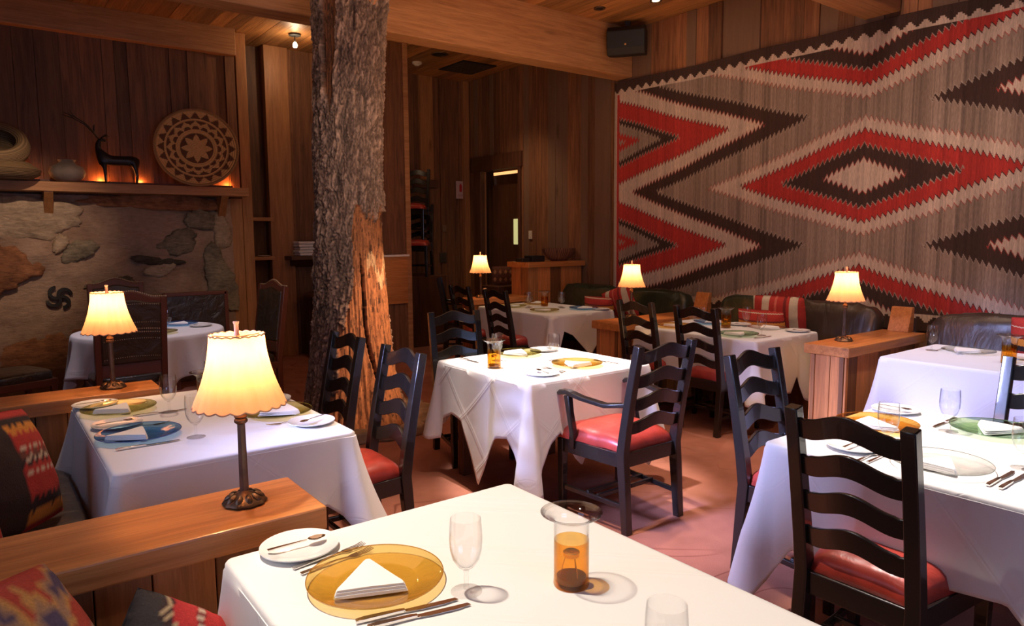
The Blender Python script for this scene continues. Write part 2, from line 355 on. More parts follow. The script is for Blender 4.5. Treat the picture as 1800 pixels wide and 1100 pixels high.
def window(name, lo, hi, ax):
    e = MB()
    (x0, y0, z0), (x1, y1, z1) = lo, hi
    if ax == 'X': e.box(x0, x0+.06, y0-.05, y0, z0, z1); e.box(x0, x0+.06, y1, y1+.05, z0, z1); e.box(x0, x0+.06, y0-.05, y1+.05, z1, z1+.05); e.box(x0, x0+.06, y0-.05, y1+.05, z0-.05, z0); e.box(x0, x0+.05, (y0+y1)/2-.02, (y0+y1)/2+.02, z0, z1)
    else: e.box(x0-.05, x0, y0, y0+.06, z0, z1); e.box(x1, x1+.05, y0, y0+.06, z0, z1); e.box(x0-.05, x1+.05, y0, y0+.06, z1, z1+.05); e.box(x0-.05, x1+.05, y0, y0+.06, z0-.05, z0); e.box((x0+x1)/2-.02, (x0+x1)/2+.02, y0, y0+.05, z0, z1)
    r = struct(e.build(name, M_trim)); g = MB()
    if ax == 'X': g.box(x0-.01, x0+.005, y0, y1, z0, z1)
    else: g.box(x0, x1, y0-.01, y0+.005, z0, z1)
    g.build('window_pane', M_sky, r)
window('window_1', (-1.49, .95, 1.0), (-1.49, 3.05, 2.65), 'X'); window('window_2', (.35, -2.59, 1.0), (2.95, -2.59, 2.55), 'Y')

# beams
def beam(x0, x1, y0, y1, z0, label, name='ceiling_beam'):
    o = MB().box(x0, x1, y0, y1, z0, ZC+.02).build(name, M_beam, bevel=.01); return tag(struct(o), label)
beam(-1.45, XW-.02, 5.92, 6.17, 3.385, 'long timber ceiling beam behind the tree trunk', 'trim_1')
beam(-1.45, XW-.02, 2.90, 3.20, 3.385, 'timber ceiling beam above the middle of the rug', 'trim_2')
o = tag(struct(MB().box(-1.45, 2.56, 8.62, 8.76, 3.64, ZC+.02).build('trim_3', M_beam, bevel=.008)), 'timber header above the fireplace wall')
# posts and trims
tag(struct(MB().box(2.42, 2.56, 8.66, 8.86, 0, 2.01).build('trim_4', M_trim, bevel=.006)), 'upright board at the right edge of the fireplace')
tag(struct(MB().box(2.58, 2.70, 8.72, 8.86, 0, ZC).build('trim_5', M_trim, bevel=.006)), 'upright post beside the fireplace alcove')
tag(struct(MB().box(3.02, 3.32, 9.06, 9.16, 0, ZC).build('trim_6', M_trim, bevel=.006)), 'wide upright board right of the alcove')
tag(struct(MB().box(5.42, 5.64, YF-.07, YF-.01, 2.40, ZC).build('trim_7', M_trim, bevel=.006)), 'pale upright board above the chair nook')
tag(struct(MB().box(5.28, 5.70, YF-.10, YF-.01, 2.28, 2.40).build('trim_8', M_dtrim, bevel=.006)), 'short dark header under the pale board')
tag(struct(MB().box(6.18, 6.28, YF-.09, YF-.01, 0, ZC).build('trim_9', M_trim, bevel=.006)), 'narrow light trim in the corner by the door')
# free standing partition right of the trunk
mb = MB(); mb.box(3.75, 4.38, 8.02, 8.10, 0, ZC, .45); struct(mb.build('wall_partition', M_plank))
tag(struct(MB().box(4.38, 4.45, 7.99, 8.13, 0, ZC).build('trim_10', M_beam, bevel=.006)), 'light edge trim of the partition right of the trunk')
tag(struct(MB().box(4.0, 4.38, 7.98, 8.03, .7, 1.30).build('trim_11', M_div, bevel=.004)), 'orange panel low on the partition')
tag(MB().box(4.02, 4.37, 7.90, 8.02, 1.30, 1.325).build('partition_ledge', M_china, bevel=.004), 'thin pale ledge on the partition right of the trunk', 'ledge')
tag(struct(MB().box(2.62, 3.02, 9.28, 9.31, 0, 1.0).build('trim_12', M_dtrim)), 'dark boards low in the alcove')
# door
fr = thing('door_1', None, None, (0, 0, 0)); del_ = fr; fr['kind'] = 'structure'
mb = MB(); mb.box(XW-.05, XW+.03, DY1, DY1+.20, 0, DZ+.02); mb.box(XW-.05, XW+.03, DY0-.05, DY0, 0, DZ+.02); mb.box(XW-.06, XW+.03, DY0-.08, DY1+.26, DZ, DZ+.22)
mb.build('door_frame', M_dtrim, fr, bevel=.006)
leaf = MB(); leaf.box(XW+.16, XW+.20, DY0, DY1-.03, 0, DZ-.06); leaf = leaf.build('door_leaf', M_dtrim, fr)
MB().box(XW+.145, XW+.16, DY0+.12, DY0+.36, 1.42, 1.80).build('vision_window', emit('lit_window', (.62, .60, .26), .75), leaf, bevel=.03)
MB().box(XW+.14, XW+.16, DY1-.11, DY1-.06, DZ-.2, DZ-.06).build('hinge', M_steel, leaf)
MB().box(XW+.18, XW+.19, DY0, DY1-.03, DZ-.055, DZ-.012).build('light_gap', emit('corridor_light', (1.0, .5, .18), 1.3), fr)
mb = MB(); mb.box(XW+.2, XW+.25, DY0-.3, DY1+.3, 0, DZ+.1); mb.box(XW+.02, XW+.25, DY0-.12, DY0-.1, 0, DZ); struct(mb.build('wall_corridor', M_dtrim))
fr['label'] = 'dark wooden swing door with a lit vision panel'

# ------------------------------------------------------------------ rug
CREAM, RED, DARK, GRAY = (.64, .50, .40), (.50, .04, .032), (.060, .030, .022), (.32, .235, .185)
def rug():
    yc, zc, P = 3.14, 2.045, 1.19
    y0, y1, z0, z1 = yc-3.03, yc+3.03, 2*zc-3.36, 3.36
    NY, NZ = 1400, 520
    big = [(.37, .150, CREAM), (.80, .275, DARK), (1.26, .402, RED), (1.655, .513, CREAM)]
    edge = [(.17, .045, GRAY), (.38, .12, RED), (.69, .235, GRAY), (.96, .30, DARK), (1.60, .50, RED), (2.02, .68, CREAM), (2.49, .80, DARK)]
    R = random.Random(3); gv = [R.uniform(-1, 1) for _ in range(400)]
    def dia(dy, dz, L):
        for a, b, c in L:
            if dy/a+abs(dz)/b < 1: return c
        return None
    def fld(d, z):
        # d distance from centre line; diamonds repeat upwards, half diamonds sit on the side edges
        k = round((z-zc)/P); c = dia(d, z-zc-k*P, big)
        if c: return c
        e = 3.0-d; k2 = math.floor((z-zc)/P); c2 = dia(max(e, 0), z-zc-(k2+.5)*P, edge)
        return c2 or GRAY
    per = .046
    def colour(y, z):
        wob = .012*math.sin(y*1.7)+.006*math.sin(y*5.1)
        zz = z+wob
        top = 3.215; bot = 2*zc-top
        if z > top or z < bot:
            h = (z-top) if z > top else (bot-z); s_ = abs(((y*1/.125) % 1)-.5)*2; st = math.floor((1-s_)*4)/4
            return CREAM if h < .02+.062*st else DARK
        d = abs(y-yc)
        if d > 2.985: return CREAM
        if d > 2.95: return RED
        tri = ((d/per) % 1.0); sg = 1 if (z-zc) > 0 else -1
        amp = .048; tooth = (1-min(tri/.72, (1-tri)/.28))*amp
        # teeth run vertically; they point outward from each shape
        z2 = zz-tooth+amp/2
        c = fld(d, z2)
        # thin outline thread along the teeth
        c3 = fld(d, z2+.011)
        if c3 is not c:
            pr = {id(c), id(c3)}
            if pr == {id(CREAM), id(GRAY)}: return (.42, .12, .09)
            if pr == {id(DARK), id(GRAY)} or pr == {id(DARK), id(RED)}: return (.42, .33, .27)
            if pr == {id(CREAM), id(RED)}: return (.07, .03, .03)
            if pr == {id(CREAM), id(DARK)}: return (.36, .06, .05)
        return c
    import array
    vs = []; cols = array.array('f'); fs = []
    for i in range(NY+1):
        y = y0+(y1-y0)*i/NY; g = gv[int(i/3) % 400]; g2 = gv[(int(i/17)*7) % 400]
        for j in range(NZ+1):
            z = z0+(z1-z0)*j/NZ
            sag = -.02*((yc+3.03-y)/6.06)-.012*abs(math.sin(y*2.2))*(z-z0)/(z1-z0)
            if z > zc: zs = z+sag*(z-zc)/(z1-zc)
            else: zs = z
            x = XW-.045-.006*math.sin(y*9+z)-.006*math.sin(y*2.3)
            vs.append((x, y, zs)); c = colour(y, z)
            v = 1+(.16*g+.16*g2)*(1.4 if c is GRAY else .8)
            cols.extend((c[0]*v, c[1]*v, c[2]*v, 1))
    for i in range(NY):
        a = i*(NZ+1)
        for j in range(NZ): fs.append((a+j, a+j+1, a+NZ+2+j, a+NZ+1+j))
    me = bpy.data.meshes.new('wall_rug'); me.from_pydata(vs, [], fs); ca = me.color_attributes.new('pattern', 'FLOAT_COLOR', 'POINT'); ca.data.foreach_set('color', cols)
    me.materials.append(attrmat('woven_wool', .95, .5, 160, .35, (1, 1, .15))); me.polygons.foreach_set('use_smooth', [True]*len(me.polygons))
    o = bpy.data.objects.new('wall_rug', me); COL.objects.link(o); sm = o.modifiers.new('solid', 'SOLIDIFY'); sm.thickness = .012; sm.offset = -1
    tag(o, 'large red, cream and black geometric woven rug hung on the plank wall', 'rug')
rug()

# ------------------------------------------------------------------ tree trunk
def trunk():
    cx, cy = 2.41, 5.43; NA, NZ = 300, 620
    vs = []; fs = []; cols = []
    camdir = math.atan2(-cy, -cx)                      # angle facing the room's centre
    def rad(z): return .268+.012*math.sin(z*1.9+.6)+.17*math.exp(-z/.6)+.02*math.exp(-((z-3.6)/.3)**2)
    def lean(z): return (.02*math.sin(z*1.2), 0)
    for j in range(NZ+1):
        z = (ZC+.0)*j/NZ
        for i in range(NA):
            a = 2*PI*i/NA; r = rad(z); d = Vector((math.cos(a), math.sin(a), 0))
            rel = (a-camdir+PI) % (2*PI)-PI            # + is toward the right seen from the room
            # bare wood low on the right side, narrowing upwards, and a strip high on the left
            q = noise.noise(Vector((a*3, z*2.2, 5)))*.30+noise.noise(Vector((a*11, z*7, 2)))*.10
            lim = -.62+max(0, z-.2)*.55 if z < 1.8 else 9
            bare = 1 if (rel+q > lim and rel < 2.0 and z < 1.66+q*1.3+rel*.12) else 0
            if z > 2.45 and abs(rel+.62+q*.4) < .20*min(1, (z-2.45)/.5): bare = 1
            p = Vector((d.x*r, d.y*r, z))
            # bark: deep vertical plates
            wx = .25*noise.noise(Vector((d.x*9, d.y*9, z*9+7))); n1 = noise.noise(Vector((d.x*5, d.y*5, z*3.6)))
            n2 = abs(noise.noise(Vector((d.x*10+wx*3, d.y*10-wx*3, z*15+wx*6))))
            n3 = noise.noise(Vector((d.x*30, d.y*30, z*60)))
            bark = .022*n1+.026*n2+.012*n3
            wv = .016*noise.noise(Vector((d.x*16, d.y*16, z*1.6)))+.006*noise.noise(Vector((d.x*60, d.y*60, z*5)))-.028
            # the long dark crack
            ck = 0
            cr = .22+(1.35-z)*.30+.05*math.sin(z*6)+.03*noise.noise(Vector((0, 0, z*9)))
            if .25 < z < 1.42:
                wd = .045*min(1, (z-.2)/.3)*min(1, (1.45-z)/.25)+.01; ck = max(0, 1-abs(rel-cr)/wd)
            cr2 = .80+.05*math.sin(z*7)
            ck2 = max(0, 1-abs(rel-cr2)/.015) if .5 < z < 1.5 else 0
            off = (wv if bare else bark)-.11*min(1, ck*1.6)-.03*ck2
            if z > 3.1 and abs(rel-.12) < .03: off -= .05
            # rounded swellings and flares at the root
            off += .05*math.exp(-z/.3)*math.sin(a*5+1)
            rr2 = r+off; lx = .06*math.exp(-z/.8)+.10*(z/3.4)**1.3+.012*math.sin(z*1.9); ly = -lx*.75
            vs.append((cx+d.x*rr2+lx*.8, cy+d.y*rr2+ly*.8, z))
            if bare:
                t = .5+.5*noise.noise(Vector((d.x*20, d.y*20, z*3))); t2 = .5+.5*noise.noise(Vector((d.x*9, d.y*9, z*9+3)))
                c = (.30+.30*t, .105+.14*t, .035+.06*t); k = .55+.6*t2
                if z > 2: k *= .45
                if noise.noise(Vector((d.x*30, d.y*30, z*14))) < -.28: k *= .3
                if abs(z-1.28-.1*math.sin(a*8)) < .06 and rel > .45: c = (.75, .48, .25)
            else:
                t = min(1, n2*1.3+.5*max(0, n3)); c = (.07+.30*t, .042+.215*t, .032+.165*t); k = 1.0
                if noise.noise(Vector((d.x*5, d.y*5, z*3+9))) > .12: k = 1.35
                if n1 < -.3: k *= .6
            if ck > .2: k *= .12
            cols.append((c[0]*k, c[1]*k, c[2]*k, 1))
    for j in range(NZ):
        for i in range(NA):
            k = (i+1) % NA; fs.append((j*NA+i, j*NA+k, (j+1)*NA+k, (j+1)*NA+i))
    me = bpy.data.meshes.new('tree_trunk'); me.from_pydata(vs, [], fs); ca = me.color_attributes.new('pattern', 'FLOAT_COLOR', 'POINT')
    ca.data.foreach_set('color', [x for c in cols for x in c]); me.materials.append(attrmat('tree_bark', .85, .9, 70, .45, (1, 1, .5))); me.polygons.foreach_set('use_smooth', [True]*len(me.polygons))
    o = bpy.data.objects.new('tree_trunk', me); COL.objects.link(o)
    tag(o, 'thick rough barked tree trunk standing in the room as a column', 'tree trunk')
    # sawn branch stub
    k = MB(); e = Vector((math.cos(camdir+.62), math.sin(camdir+.62), 0)); b0 = Vector((cx+.07, cy-.05, 3.34))
    k.tube([b0+e*.20, b0+e*.31], .036, 16); k.build('branch_stub', plain('sawn_wood', (.42, .2, .09), .7, bumpy=.4), o, smooth=40)
    # stone ring at the foot
    R = random.Random(5)
    for n in range(11):
        a = camdir-1.1+n*.36; rr_ = .60+R.uniform(-.03, .04); c = Vector((cx+.06+math.cos(a)*rr_, cy+math.sin(a)*rr_, .045)); s = MB(); pts = []
        for q in range(9): an = 2*PI*q/9; pts.append((math.cos(an)*R.uniform(.10, .135), math.sin(an)*R.uniform(.075, .10)))
        ca_, sa_ = math.cos(a+PI/2), math.sin(a+PI/2)
        s.prism(pts, -.045, R.uniform(.02, .05), lambda u, v, d: Vector((c.x+u*ca_-v*sa_, c.y+u*sa_+v*ca_, c.z+d)))
        tag(s.build('edging_stone', M_stone, bevel=.015), 'tan flat edging stone on the carpet around the foot of the trunk', 'stone', 'edging stones around the tree trunk')
M_stone = plain('tan_stone', (.33, .22, .13), .85, bumpy=.6, bs=20, var=.35)
trunk()

# ------------------------------------------------------------------ fireplace
def rockmat(name, stops, sc=2.2, dark=.5):
    m, nt, b, o = nmat(name); co = objco(nt); n = noisen(nt, co, sc, 6, .62, .8); c = ramp(nt, n, stops)
    n2 = noisen(nt, objco(nt, (1, 1, 3)), 14, 5, .7); c = mixc(nt, 1, c, ramp(nt, n2, [(.3, 1-dark), (.6, 1.05)]), 'MULTIPLY')
    nt.links.new(c, b.inputs['Base Color']); b.inputs['Roughness'].default_value = .9; bump(nt, b, n2, .7, .02); return m
R_pl = rockmat('fireplace_plaster', [(.35, (.30, .185, .125)), (.6, (.44, .30, .215))], 1.6, .25)
R_gr = rockmat('grey_green_rock', [(.3, (.13, .11, .08)), (.6, (.32, .26, .18))], 3, .5)
R_pale = rockmat('pale_rock', [(.3, (.34, .25, .17)), (.6, (.56, .42, .29))], 3, .4)
R_or = rockmat('rust_rock', [(.3, (.16, .06, .03)), (.6, (.42, .18, .08))], 3, .5)
R_dk = rockmat('dark_rock', [(.3, (.035, .028, .022)), (.65, (.12, .09, .06))], 5, .5)
fp = thing('fireplace', 'tall plastered rock fireplace front with boulders set in it', 'fireplace', (1.0, 8.7, 0))
def fw_wall():
    mb = MB(); NX, NZ = 110, 70; vs = []; fs = []
    for i in range(NX+1):
        for j in range(NZ+1):
            x = -2.42+3.84*i/NX; z = 2.0*j/NZ
            fl = min(1, math.hypot(x+.34, z-.95)/.30)**2; d = fl*.10*noise.noise(Vector((x*1.3, 0, z*1.7)))+fl*.05*noise.noise(Vector((x*4, 3, z*4)))+.015*noise.noise(Vector((x*14, 3, z*14)))
            vs.append((x, -.06-d, z))
    for i in range(NX):
        for j in range(NZ): a = i*(NZ+1)+j; fs.append((a, a+NZ+1, a+NZ+2, a+1))
    mb.add(vs, fs); n = len(mb.v); mb.box(-2.42, 1.42, .0, .12, 0, 1.98); return mb
fw_wall().build('plaster_face', R_pl, fp, smooth=180)
def boulder(name, x, z, w_, h_, mat, depth=.16, seed=0, rot=0, outline=None, y=-.08):
    """irregular stone bedded in the wall; x,z = centre on the face in fireplace coordinates"""
    R = random.Random(seed); ph = [R.uniform(0, 6.28) for _ in range(6)]; mb = MB(); NU, NV = 80, 8; vs = []; fs = []
    for j in range(NV+1):
        t = j/NV; rr_ = math.sin(t*PI/2)**.7; yy = math.cos(t*PI/2)**.8
        for i in range(NU):
            a = 2*PI*i/NU; q = 1+.10*math.sin(2*a+ph[0])+.10*math.sin(3*a+ph[1])+.16*noise.noise(Vector((math.cos(a)*2.2, math.sin(a)*2.2, seed)))+.12*noise.noise(Vector((math.cos(a)*6, math.sin(a)*6, seed)))
            u, v = math.cos(a)*w_/2*rr_*q, math.sin(a)*h_/2*rr_*q; c, s = math.cos(rot), math.sin(rot); u, v = u*c-v*s, u*s+v*c
            n_ = noise.noise(Vector((u*9+seed, v*9, 1)))*.03
            vs.append((x+u, y-depth*yy*.35+n_, z+v))
    for j in range(NV):
        for i in range(NU): k = (i+1) % NU; fs.append((j*NU+i, j*NU+k, (j+1)*NU+k, (j+1)*NU+i))
    mb.add(vs, fs); return mb.build(name, mat, fp, smooth=60)
for a in [(-.78, 1.78, 1.35, .46, R_pale, .20, 1, -.12), (-.95, 1.30, .95, .50, R_or, .22, 2, -.3), (-.14, 1.42, .34, .22, R_gr, .12, 3, .5), (-.30, 1.50, .12, .24, R_pale, .19, 4, -.4),
          (.66, 1.94, 1.5, .16, R_or, .10, 5, 0), (.83, 1.50, .46, .26, R_gr, .14, 6, .3), (.60, 1.30, .50, .10, R_dk, .08, 7, -.1), (.62, 1.20, .30, .16, R_pale, .11, 8, .2),
          (1.30, 1.62, .20, .44, R_pale, .17, 9, 0), (1.26, 1.05, .34, .80, R_gr, .13, 10, .15), (1.08, 1.75, .34, .24, R_gr, .12, 11, 0), (.16, 1.06, .50, .13, R_gr, .07, 12, .02),
          (.24, 1.06, .26, .17, R_dk, .08, 13, .1), (-.35, .35, 1.3, .50, R_or, .07, 15, .1), (1.20, .35, .40, .50, R_or, .10, 16, .1), (.4, .28, .9, .36, R_gr, .07, 17, 0)]:
    boulder('boulder', *a[:5], depth=a[5], seed=a[6], rot=a[7])
# black iron brand: two crossed S curves
br = MB()
def ess(rot, flip):
    pts = []
    for i in range(33):
        t = i/32*2-1; 
        if t < 0: a = PI*.5+(-t)*PI*1.35-PI; c = (0, .5)
        # S built from two arcs
        pts.append(t)
    out = []
    for i in range(17): a = math.radians(62+(208)*i/16); out.append((.0+.5*math.cos(a), .5+.5*math.sin(a)))
    for i in range(1, 17): a = math.radians(90-(208)*i/16); out.append((.5*math.cos(a), -.5+.5*math.sin(a)))
    c, s = math.cos(rot), math.sin(rot); return [(u*c-v*s, u*s+v*c) for u, v in out]
for rot in (math.radians(28), math.radians(-62)):
    e = ess(rot, 0); k = .112
    n = len(e); br.sweep([(u*k, 0, v*k) for u, v in e], [(.03, .016+.030*math.sin(PI*i/(n-1))**.6) for i in range(n)], (0, 1, 0))
bo = br.build('brand_emblem', plain('black_iron', (.012, .009, .008), .6), fp, smooth=40); bo.location = (-.343, -.10, .95)
bo['label'] = 'black iron brand of two crossed S shapes'
# hearth shelf
tag(MB().box(-1.4, 2.5, 8.15, 8.50, 0, .30).build('hearth_ledge', plain('hearth_stone', (.22, .11, .055), .8, bumpy=.5, bs=18, var=.3), bevel=.02), 'low stone hearth ledge running along the foot of the fireplace', 'hearth')
# mantel
mt = thing('mantel_shelf', 'thick wooden mantel shelf above the fireplace carrying baskets and pottery', 'shelf', (0, 8.42, 2.0))
MB().box(-1.4, 2.56, -.04, .34, .02, .115).build('shelf_board', M_beam, mt, bevel=.006)
for x in (.62, 2.30):
    b = MB(); b.prism([(0, 0), (.0, -.30), (.07, -.33), (.32, -.02), (.32, 0)], x-.04, x+.04, lambda u, v, d: Vector((d, .30-u, v+.03))); b.build('bracket', M_trim, mt, bevel=.005)
MB().box(-1.4, 2.45, .20, .235, .115, .15).build('light_strip', M_dtrim, mt)
for x in (.42, 1.12, 1.50, 2.42, -.3):
    d = bpy.data.lights.new('mantel_light', 'POINT'); d.energy = 2.2; d.color = (1.0, .30, .07); d.shadow_soft_size = .02
    o = bpy.data.objects.new('mantel_light', d); COL.objects.link(o); o.location = (x, 8.70, 2.155)

# mantel objects
def trayfn(v):
    r = math.hypot(v[0], v[1])/.42; a = math.atan2(v[1], v[0]); L = (.78, .43, .16); D = (.16, .06, .025)
    if r > .96: return (.40, .21, .08)
    s = lambda n, ph=0: abs((((a+ph)*n/(2*PI)) % 1)-.5)*2
    if r < .42: return L if r < .22+.16*s(8) else (D if r < .40 else L)
    if r < .50: return L
    if r < .72:
        z = (r-.50)/.22; q = s(16); return D if (z < q*.75 and z < .45) or (z > .55+.45*q) else L
    if r < .78: return L
    return D if (r-.78)/.18 < s(20)*.95 else L
mb = MB(); NR, NA = 60, 240; vs = []; fs = []
for i in range(NR+1):
    r = .43*i/NR+.001
    for k in range(NA): a = 2*PI*k/NA; vs.append((r*math.cos(a), r*math.sin(a), .05*(r/.43)**3+.0015*math.sin(i*PI)))
for i in range(NR):
    for k in range(NA): j = (k+1) % NA; fs.append((i*NA+k, i*NA+j, (i+1)*NA+j, (i+1)*NA+k))
mb.add(vs, fs)
def wovmat(name):
    m = attrmat(name, .8, .0, 60, .2); nt = m.node_tree; b = nt.nodes['Principled BSDF']; wv = nd(nt, 'ShaderNodeTexWave', wave_type='RINGS', rings_direction='Z'); t = nd(nt, 'ShaderNodeTexCoord')
    nt.links.new(t.outputs['Object'], wv.inputs[0]); wv.inputs['Scale'].default_value = 14; bump(nt, b, wv.outputs['Fac'], .8, .006); return m
tray = mb.build('basket_tray', wovmat('coiled_basket'), None, smooth=180, solid=.012, colfn=trayfn)
tray.location = (2.03, 8.42, 2.115+.415); tray.rotation_euler = (math.radians(80), 0, math.radians(-12))
tag(tray, 'large round coiled basket tray with star pattern leaning on the mantel', 'basket tray')
def coil(name, prof, col, label, cat, loc, rot=(0, 0, 0), seg=48):
    m, nt, b, o = nmat(name+'_weave'); co = objco(nt); wv = nd(nt, 'ShaderNodeTexWave', wave_type='BANDS', bands_direction='Z'); nt.links.new(co, wv.inputs[0]); wv.inputs['Scale'].default_value = 26; wv.inputs['Distortion'].default_value = .6
    nt.links.new(mixc(nt, wv.outputs['Fac'], [c*.5 for c in col], col), b.inputs['Base Color']); b.inputs['Roughness'].default_value = .85; bump(nt, b, wv.outputs['Fac'], .6, .008)
    o = MB().lathe(prof, seg).build(name, m, None, smooth=60, solid=.008); o.location = loc; o.rotation_euler = rot; return tag(o, label, cat)
coil('coiled_basket', [(.0005, .0), (.27, .01), (.34, .05), (.35, .09), (.30, .13), (.26, .16), (.20, .175)], (.30, .19, .09), 'wide low coiled basket at the left end of the mantel', 'basket', (.22, 8.385, 2.118))
coil('wide_mouthed_basket', [(.0005, .0), (.20, .01), (.27, .07), (.285, .14), (.26, .21), (.215, .225), (.17, .19)], (.34, .22, .11), 'round basket with a dark open mouth tilted on top of the low basket', 'basket', (.21, 8.42, 2.335), (math.radians(42), 0, 0))
jar = MB().lathe([(.0005, 0), (.08, .0), (.145, .05), (.165, .10), (.14, .155), (.085, .185), (.068, .20), (.082, .225), (.072, .225), (.055, .20), (.07, .17), (.0005, .06)], 40).build('clay_jar', plain('grey_clay', (.20, .155, .13), .75, bumpy=.5, bs=14, var=.35), None, smooth=60)
jar.location = (.80, 8.50, 2.117); tag(jar, 'squat grey clay jar beside the baskets on the mantel', 'jar')
# deer figurine
dr = thing('deer_figurine', 'small dark bronze deer with long swept-back antlers on the mantel', 'figurine', (1.25, 8.52, 2.115))
M_deer = plain('dark_bronze', (.030, .026, .028), .35, .6, bumpy=.3, bs=30)
def skinned(name, verts, edges, radii, mat, parent, sub=2):
    me = bpy.data.meshes.new(name); me.from_pydata(verts, edges, []); o = bpy.data.objects.new(name, me); COL.objects.link(o); o.parent = parent
    m = o.modifiers.new('skin', 'SKIN'); m.use_smooth_shade = True
    for v, r in zip(me.skin_vertices[0].data, radii): v.radius = (r, r) if not hasattr(r, '__len__') else r
    me.skin_vertices[0].data[0].use_root = True
    s = o.modifiers.new('sub', 'SUBSURF'); s.levels = s.render_levels = sub; me.materials.append(mat); return o
V = [(.04, 0, .245), (.14, 0, .25), (.19, 0, .24), (-.06, 0, .245), (-.14, 0, .27), (-.165, 0, .35), (-.155, 0, .43), (-.125, 0, .455), (-.085, 0, .44),
     (-.115, -.035, .17), (-.115, -.035, .005), (-.105, .035, .17), (-.10, .035, .005), (.17, -.035, .17), (.185, -.035, .09), (.175, -.035, .005), (.18, .035, .17), (.19, .035, .09), (.18, .035, .005), (.22, 0, .27)]
Ed = [(0, 1), (1, 2), (0, 3), (3, 4), (4, 5), (5, 6), (6, 7), (7, 8), (4, 9), (9, 10), (4, 11), (11, 12), (2, 13), (13, 14), (14, 15), (2, 16), (16, 17), (17, 18), (2, 19)]
Ra = [.055, .06, .055, .055, .058, .032, .026, .026, .012, .02, .009, .02, .009, .026, .012, .009, .026, .012, .009, .012]
skinned('deer_body', V, Ed, Ra, M_deer, dr)
an = MB()
for s in (-.012, .012):
    an.tube([(-.15, s, .46), (-.19, s*2, .52), (-.26, s*3, .60), (-.36, s*5, .66), (-.45, s*6, .69)], [.008, .007, .006, .005, .003], 6)
    an.tube([(-.19, s*2, .52), (-.185, s*3, .60)], [.005, .003], 6); an.tube([(-.36, s*5, .66), (-.40, s*6, .72)], [.004, .002], 6)
    an.tube([(-.13, s, .47), (-.09, s*3, .50), (-.06, s*4, .485)], [.007, .008, .002], 6)
an.build('antlers', M_deer, dr, smooth=60)

# alcove shelves and things on them
for z, lab in ((1.80, 'upper narrow alcove shelf'), (1.31, 'lower narrow alcove shelf')):
    tag(MB().box(2.70, 3.03, 8.98, 9.28, z-.045, z).build('alcove_shelf', M_beam, bevel=.004), lab+' beside the fireplace', 'shelf')
tag(MB().lathe([(.0005, 0), (.02, 0), (.022, .05), (.012, .07), (.012, .085), (.0005, .09)], 16).build('salt_shaker', M_china, smooth=50), 'small white shaker on the lower alcove shelf', 'shaker').location = (2.78, 9.05, 1.31)
sd = MB().lathe([(.0005, 0), (.05, 0), (.08, .012), (.0805, .015), (.05, .006), (.0005, .005)], 28).build('small_dish', M_china, smooth=50); sd.location = (2.92, 9.06, 1.31); tag(sd, 'small white dish beside the shaker in the alcove', 'dish')
ws = thing('wall_shelf', 'dark bracket shelf on the plank wall left of the trunk', 'shelf', (3.55, 9.1, 1.31))
MB().box(-.37, .35, -.30, -.0, -.05, 0).build('shelf_board', M_dtrim, ws, bevel=.004)
b = MB(); b.prism([(0, 0), (0, -.1), (.25, 0)], -.3, .3, lambda u, v, d: Vector((d, -u-.001, v-.05))); b.build('bracket', M_dtrim, ws)
for k in range(5):
    s = MB(); R = random.Random(k); s.box(3.30+R.uniform(-.008, .008), 3.66+R.uniform(-.008, .008), 8.84, 9.06, 1.312+k*.037, 1.312+k*.037+.034)
    pos = ['bottom', 'second', 'middle', 'fourth', 'topmost'][k]
    tag(s.build('folded_napkin_pile', M_napkin, bevel=.012), '%s bundle of folded white napkins on the wall shelf by the trunk' % pos, 'napkins', 'napkin bundles on the wall shelf')
dt = thing('drum_table', 'dark round plank-sided drum table against the wall behind the trunk', 'side table', (3.70, 8.70, 0))
mb = MB()
for k in range(18):
    a0, a1 = 2*PI*k/18+.012, 2*PI*(k+1)/18-.012; r0 = .35
    mb.prism([(r0*math.cos(a0), r0*math.sin(a0)), (r0*math.cos(a1), r0*math.sin(a1)), ((r0-.03)*math.cos(a1), (r0-.03)*math.sin(a1)), ((r0-.03)*math.cos(a0), (r0-.03)*math.sin(a0))], .0, .78, lambda u, v, d: Vector((u, v, d)))
mb.build('barrel_body', M_plank, dt, bevel=.004); MB().lathe([(.0005, .78), (.40, .78), (.41, .80), (.40, .83), (.0005, .83)], 40).build('round_top', M_dtrim, dt, smooth=40)
# ------------------------------------------------------------------ booth dividers (low wooden walls)
def divider(name, label, x0, x1, y0, y1, zt, capx=.03, rg_=None):
    d = thing(name, label, 'divider', ((x0+x1)/2, (y0+y1)/2, 0), 0, 'low wooden booth dividers'); hx, hy = (x1-x0)/2, (y1-y0)/2
    MB().box(-hx, hx, -hy, hy, zt-.07, zt).build('cap', M_div, d, bevel=.006)
    mb = MB(); R = rg_ or random.Random(2)
    for sgn in (-1, 1):
        boards(mb, -hx+.02, hx-.05, lambda m, a, b, dd, t: m.box(a, b, sgn*(hy-.06)-.012-dd*.3, sgn*(hy-.06)+.012+dd*.3, 0, zt-.07, t), (.13, .20), rg=R)
    for sx in (-1, 1): boards(mb, -hy+.03, hy-.03, lambda m, a, b, dd, t: m.box(sx*(hx-.05)-.015, sx*(hx-.05)+.015+dd*.4, a, b, 0, zt-.07, t), (.10, .15), rg=R, tone=(.5, .9))
    mb.build('panel_boards', M_divp, d, bevel=.003); return d
ZD = .77
divider('booth_divider', 'near left wooden divider carrying the largest lamp', -1.05, .765, 1.91, 2.235, ZD)
divider('booth_divider', 'second left wooden divider behind the blue plate table', -1.05, .73, 4.01, 4.28, ZD)
divider('booth_divider', 'right wooden divider with a lamp, nearest to the big rug', 4.70, 5.88, 2.40, 2.73, ZD)
